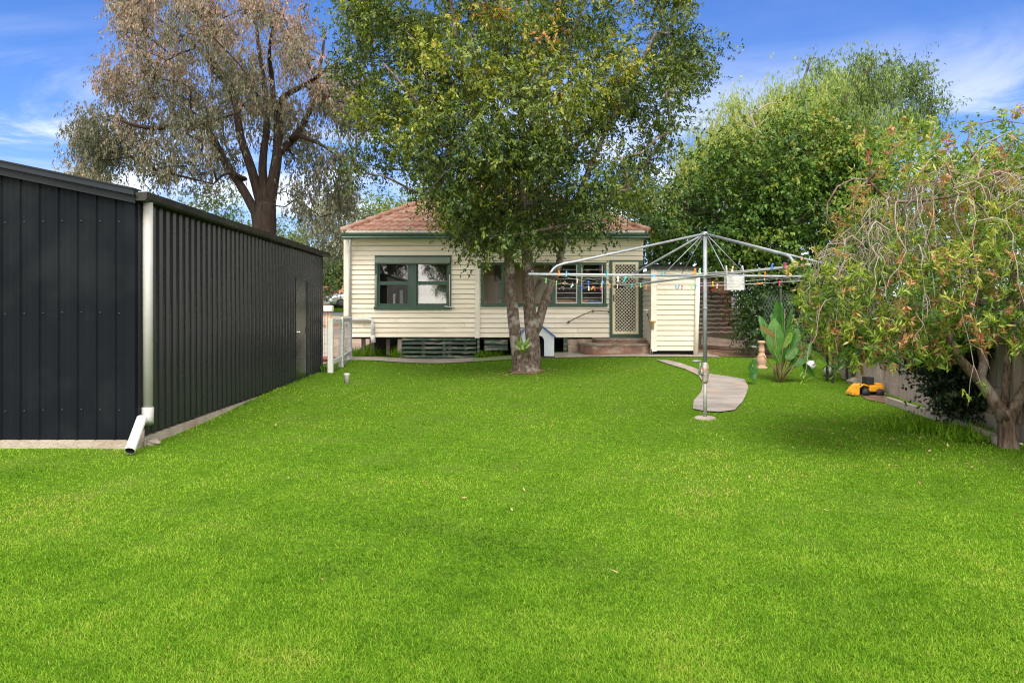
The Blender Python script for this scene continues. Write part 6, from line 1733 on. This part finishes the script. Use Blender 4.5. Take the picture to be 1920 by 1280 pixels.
# the hanging torn leaf on its arched stalk
tipp = q9(1398, 714, -.35); bs_ = q9(1402, 672, -.3)
paddle(tipp, bs_, (1, .2, 0), .10, .15, None); paddle(q9(1394, 690, -.33), bs_, (1, .4, 0), .05, .9, None)
stalks.tube([pl + Vector((0, 0, -.02)), q9(1448, 690, -.1), q9(1425, 666, -.2), bs_ + Vector((.05, 0, .03)), bs_], [.016, .013, .010, .008, .005], 7)
for k in range(9):
    a = random.uniform(0, 6.28); stalks.tube([pl + Vector((.05 * math.cos(a), .05 * math.sin(a), -.03)), pl + Vector((.11 * math.cos(a), .11 * math.sin(a), .18)), pl + Vector((.16 * math.cos(a), .16 * math.sin(a), .34))], [.02, .016, .008], 6)
stalks.build('stalks', M_stem, bp_)

# weeds at the foot of the house
def tuft(name, label, spots, h, mat, per=60, cat='weeds'):
    rg = np.random.default_rng(len(spots) * 7 + per); P = []
    for (x, y, r) in spots: P.append(np.stack([x + rg.normal(0, r, per), y + rg.normal(0, r * .5, per)], 1))
    P = np.concatenate(P); n = len(P); B = np.column_stack([P, g(P[:, 0], P[:, 1])])
    D = rg.normal(0, .45, (n, 3)) + np.array([0, 0, 1])
    V, Fc = leaf_quads(B, D, h * rg.uniform(.5, 1.2, n), np.full(n, .014), rg)
    me = np_mesh(name, V, Fc, mat, rg.uniform(.1, .8, n)); o = bpy.data.objects.new(name, me); COL.objects.link(o)
    return tag(o, label, cat)
tuft('weeds', 'green weeds growing under the left corner of the house', [(hx(675), 21.3, .14), (hx(690), 21.5, .16), (hx(665), 21.25, .1), (hx(742), 21.25, .08)], .36, M_grass, 90)
tuft('weeds', 'low weeds at the foot of the slat screen beside the green mat', [(hx(908), 21.1, .1), (hx(925), 21.15, .14), (hx(902), 21.1, .07)], .24, M_grass, 80)
tuft('grass_tuft', 'long grass tuft at the foot of the dark shrub', [(5.35, 9.2, .18), (5.1, 9.4, .2), (5.6, 9.0, .15), (5.45, 8.6, .18)], .17, M_grass, 230, 'grass')
tuft('weeds', 'small weed beside the white fence at the far corner of the shed', [(-3.85, 16.3, .04)], .2, M_grass, 40)

# ------------------------------------------------------------------ sky, sun, camera
SUN_EL, SUN_AZ = math.radians(55), math.radians(176)      # azimuth clockwise from +Y: the sun stands behind the camera
w = bpy.data.worlds.new('World'); scene.world = w; w.use_nodes = True
nt = w.node_tree; N = nt.nodes; L = nt.links
bg = N['Background']
sky = N.new('ShaderNodeTexSky'); sky.sky_type = 'NISHITA'; sky.sun_disc = False
sky.sun_elevation = SUN_EL; sky.sun_rotation = SUN_AZ; sky.air_density = 1.0; sky.dust_density = 0.4; sky.ozone_density = 3.0
hs = N.new('ShaderNodeHueSaturation'); hs.inputs['Saturation'].default_value = 1.25
L.new(sky.outputs['Color'], hs.inputs['Color'])
tc = N.new('ShaderNodeTexCoord'); sx = N.new('ShaderNodeSeparateXYZ'); L.new(tc.outputs['Generated'], sx.inputs['Vector'])
ad = N.new('ShaderNodeMath'); ad.operation = 'ADD'; ad.inputs[1].default_value = 0.12; L.new(sx.outputs['Z'], ad.inputs[0])
dv = N.new('ShaderNodeVectorMath'); dv.operation = 'DIVIDE'; L.new(tc.outputs['Generated'], dv.inputs[0])
cb = N.new('ShaderNodeCombineXYZ'); cb.inputs['Z'].default_value = 1.0
L.new(ad.outputs['Value'], cb.inputs['X']); L.new(ad.outputs['Value'], cb.inputs['Y']); L.new(cb.outputs['Vector'], dv.inputs[1])
mp = N.new('ShaderNodeMapping'); mp.inputs['Scale'].default_value = (0.75, 1.0, 0.2); mp.inputs['Location'].default_value = (0.9, 0.35, 0); L.new(dv.outputs['Vector'], mp.inputs['Vector'])
nz = N.new('ShaderNodeTexNoise'); nz.inputs['Scale'].default_value = 1.15; nz.inputs['Detail'].default_value = 9; nz.inputs['Roughness'].default_value = 0.62; nz.inputs['Distortion'].default_value = 0.9
L.new(mp.outputs['Vector'], nz.inputs['Vector'])
mr = N.new('ShaderNodeMapRange'); mr.interpolation_type = 'SMOOTHSTEP'
mr.inputs['From Min'].default_value = 0.40; mr.inputs['From Max'].default_value = 0.66; mr.inputs['To Max'].default_value = 1.0
L.new(nz.outputs['Fac'], mr.inputs['Value'])
# more cloud low in the sky
lo = N.new('ShaderNodeMapRange'); lo.inputs['From Min'].default_value = 0.32; lo.inputs['From Max'].default_value = 0.14; lo.inputs['To Min'].default_value = 0.04; lo.inputs['To Max'].default_value = 1.0
L.new(sx.outputs['Z'], lo.inputs['Value'])
mu = N.new('ShaderNodeMath'); mu.operation = 'MULTIPLY'; L.new(mr.outputs['Result'], mu.inputs[0]); L.new(lo.outputs['Result'], mu.inputs[1])
mx = N.new('ShaderNodeMix'); mx.data_type = 'RGBA'; # unseen cloud bank overhead and behind the camera, brightened to light the facade
cz = N.new('ShaderNodeMapRange'); cz.interpolation_type = 'SMOOTHSTEP'; cz.inputs['From Min'].default_value = 0.42; cz.inputs['From Max'].default_value = 0.75; L.new(sx.outputs['Z'], cz.inputs['Value'])
cy = N.new('ShaderNodeMapRange'); cy.interpolation_type = 'SMOOTHSTEP'; cy.inputs['From Min'].default_value = 0.25; cy.inputs['From Max'].default_value = -0.45; L.new(sx.outputs['Y'], cy.inputs['Value'])
cl = N.new('ShaderNodeMix'); cl.data_type = 'RGBA'; cl.inputs['A'].default_value = (8.5, 8.6, 8.8, 1); cl.inputs['B'].default_value = (25, 23.6, 21, 1)
L.new(cy.outputs['Result'], cl.inputs['Factor']); L.new(cl.outputs['Result'], mx.inputs['B'])
cm = N.new('ShaderNodeMath'); cm.operation = 'MAXIMUM'; L.new(cz.outputs['Result'], cm.inputs[0]); L.new(cy.outputs['Result'], cm.inputs[1])
cn = N.new('ShaderNodeMapRange'); cn.inputs['From Min'].default_value = 0.3; cn.inputs['From Max'].default_value = 0.6; cn.inputs['To Min'].default_value = 0.45; L.new(nz.outputs['Fac'], cn.inputs['Value'])
cc = N.new('ShaderNodeMath'); cc.operation = 'MULTIPLY'; L.new(cm.outputs['Value'], cc.inputs[0]); L.new(cn.outputs['Result'], cc.inputs[1])
ct = N.new('ShaderNodeMath'); ct.operation = 'MAXIMUM'; L.new(mu.outputs['Value'], ct.inputs[0]); L.new(cc.outputs['Value'], ct.inputs[1])
mu = ct
L.new(mu.outputs['Value'], mx.inputs['Factor']); tm = N.new('ShaderNodeMix'); tm.data_type = 'RGBA'; tm.blend_type = 'MULTIPLY'; tm.inputs['Factor'].default_value = 1; tm.inputs['B'].default_value = (0.95, 0.92, 1.22, 1)
L.new(hs.outputs['Color'], tm.inputs['A']); L.new(tm.outputs['Result'], mx.inputs['A']); L.new(mx.outputs['Result'], bg.inputs['Color'])
bg.inputs['Strength'].default_value = 0.07

sd = bpy.data.lights.new('sun', 'SUN'); sd.energy = 1.9; sd.angle = math.radians(28); sd.color = (1.0, 0.93, 0.82)
so = bpy.data.objects.new('sun', sd); COL.objects.link(so)
dirv = Vector((math.sin(SUN_AZ) * math.cos(SUN_EL), math.cos(SUN_AZ) * math.cos(SUN_EL), math.sin(SUN_EL)))
so.rotation_euler = dirv.to_track_quat('Z', 'Y').to_euler()
so.location = (0, -5, 20)

cd = bpy.data.cameras.new('camera'); co = bpy.data.objects.new('camera', cd); COL.objects.link(co)
co.location = (0, 0, EYE); co.rotation_euler = (math.radians(90), 0, 0)
cd.sensor_width = 36; cd.lens = F / 1920 * 36
cd.shift_x = (960 - CX) / 1920; cd.shift_y = -(640 - CY) / 1920
cd.clip_end = 1000; cd.clip_start = 0.05
scene.camera = co
scene.view_settings.view_transform = 'Standard'; scene.view_settings.look = 'None'
scene.view_settings.exposure = 1.23; scene.view_settings.gamma = 1
scene.cycles.max_bounces = 8; scene.cycles.transparent_max_bounces = 16; scene.cycles.use_denoising = True; scene.cycles.denoiser = 'OPENIMAGEDENOISE'; scene.cycles.denoising_prefilter = 'NONE'; scene.cycles.denoising_input_passes = 'RGB_ALBEDO_NORMAL'; scene.cycles.use_adaptive_sampling = False; scene.cycles.filter_width = 1.15
scene.render.film_transparent = False
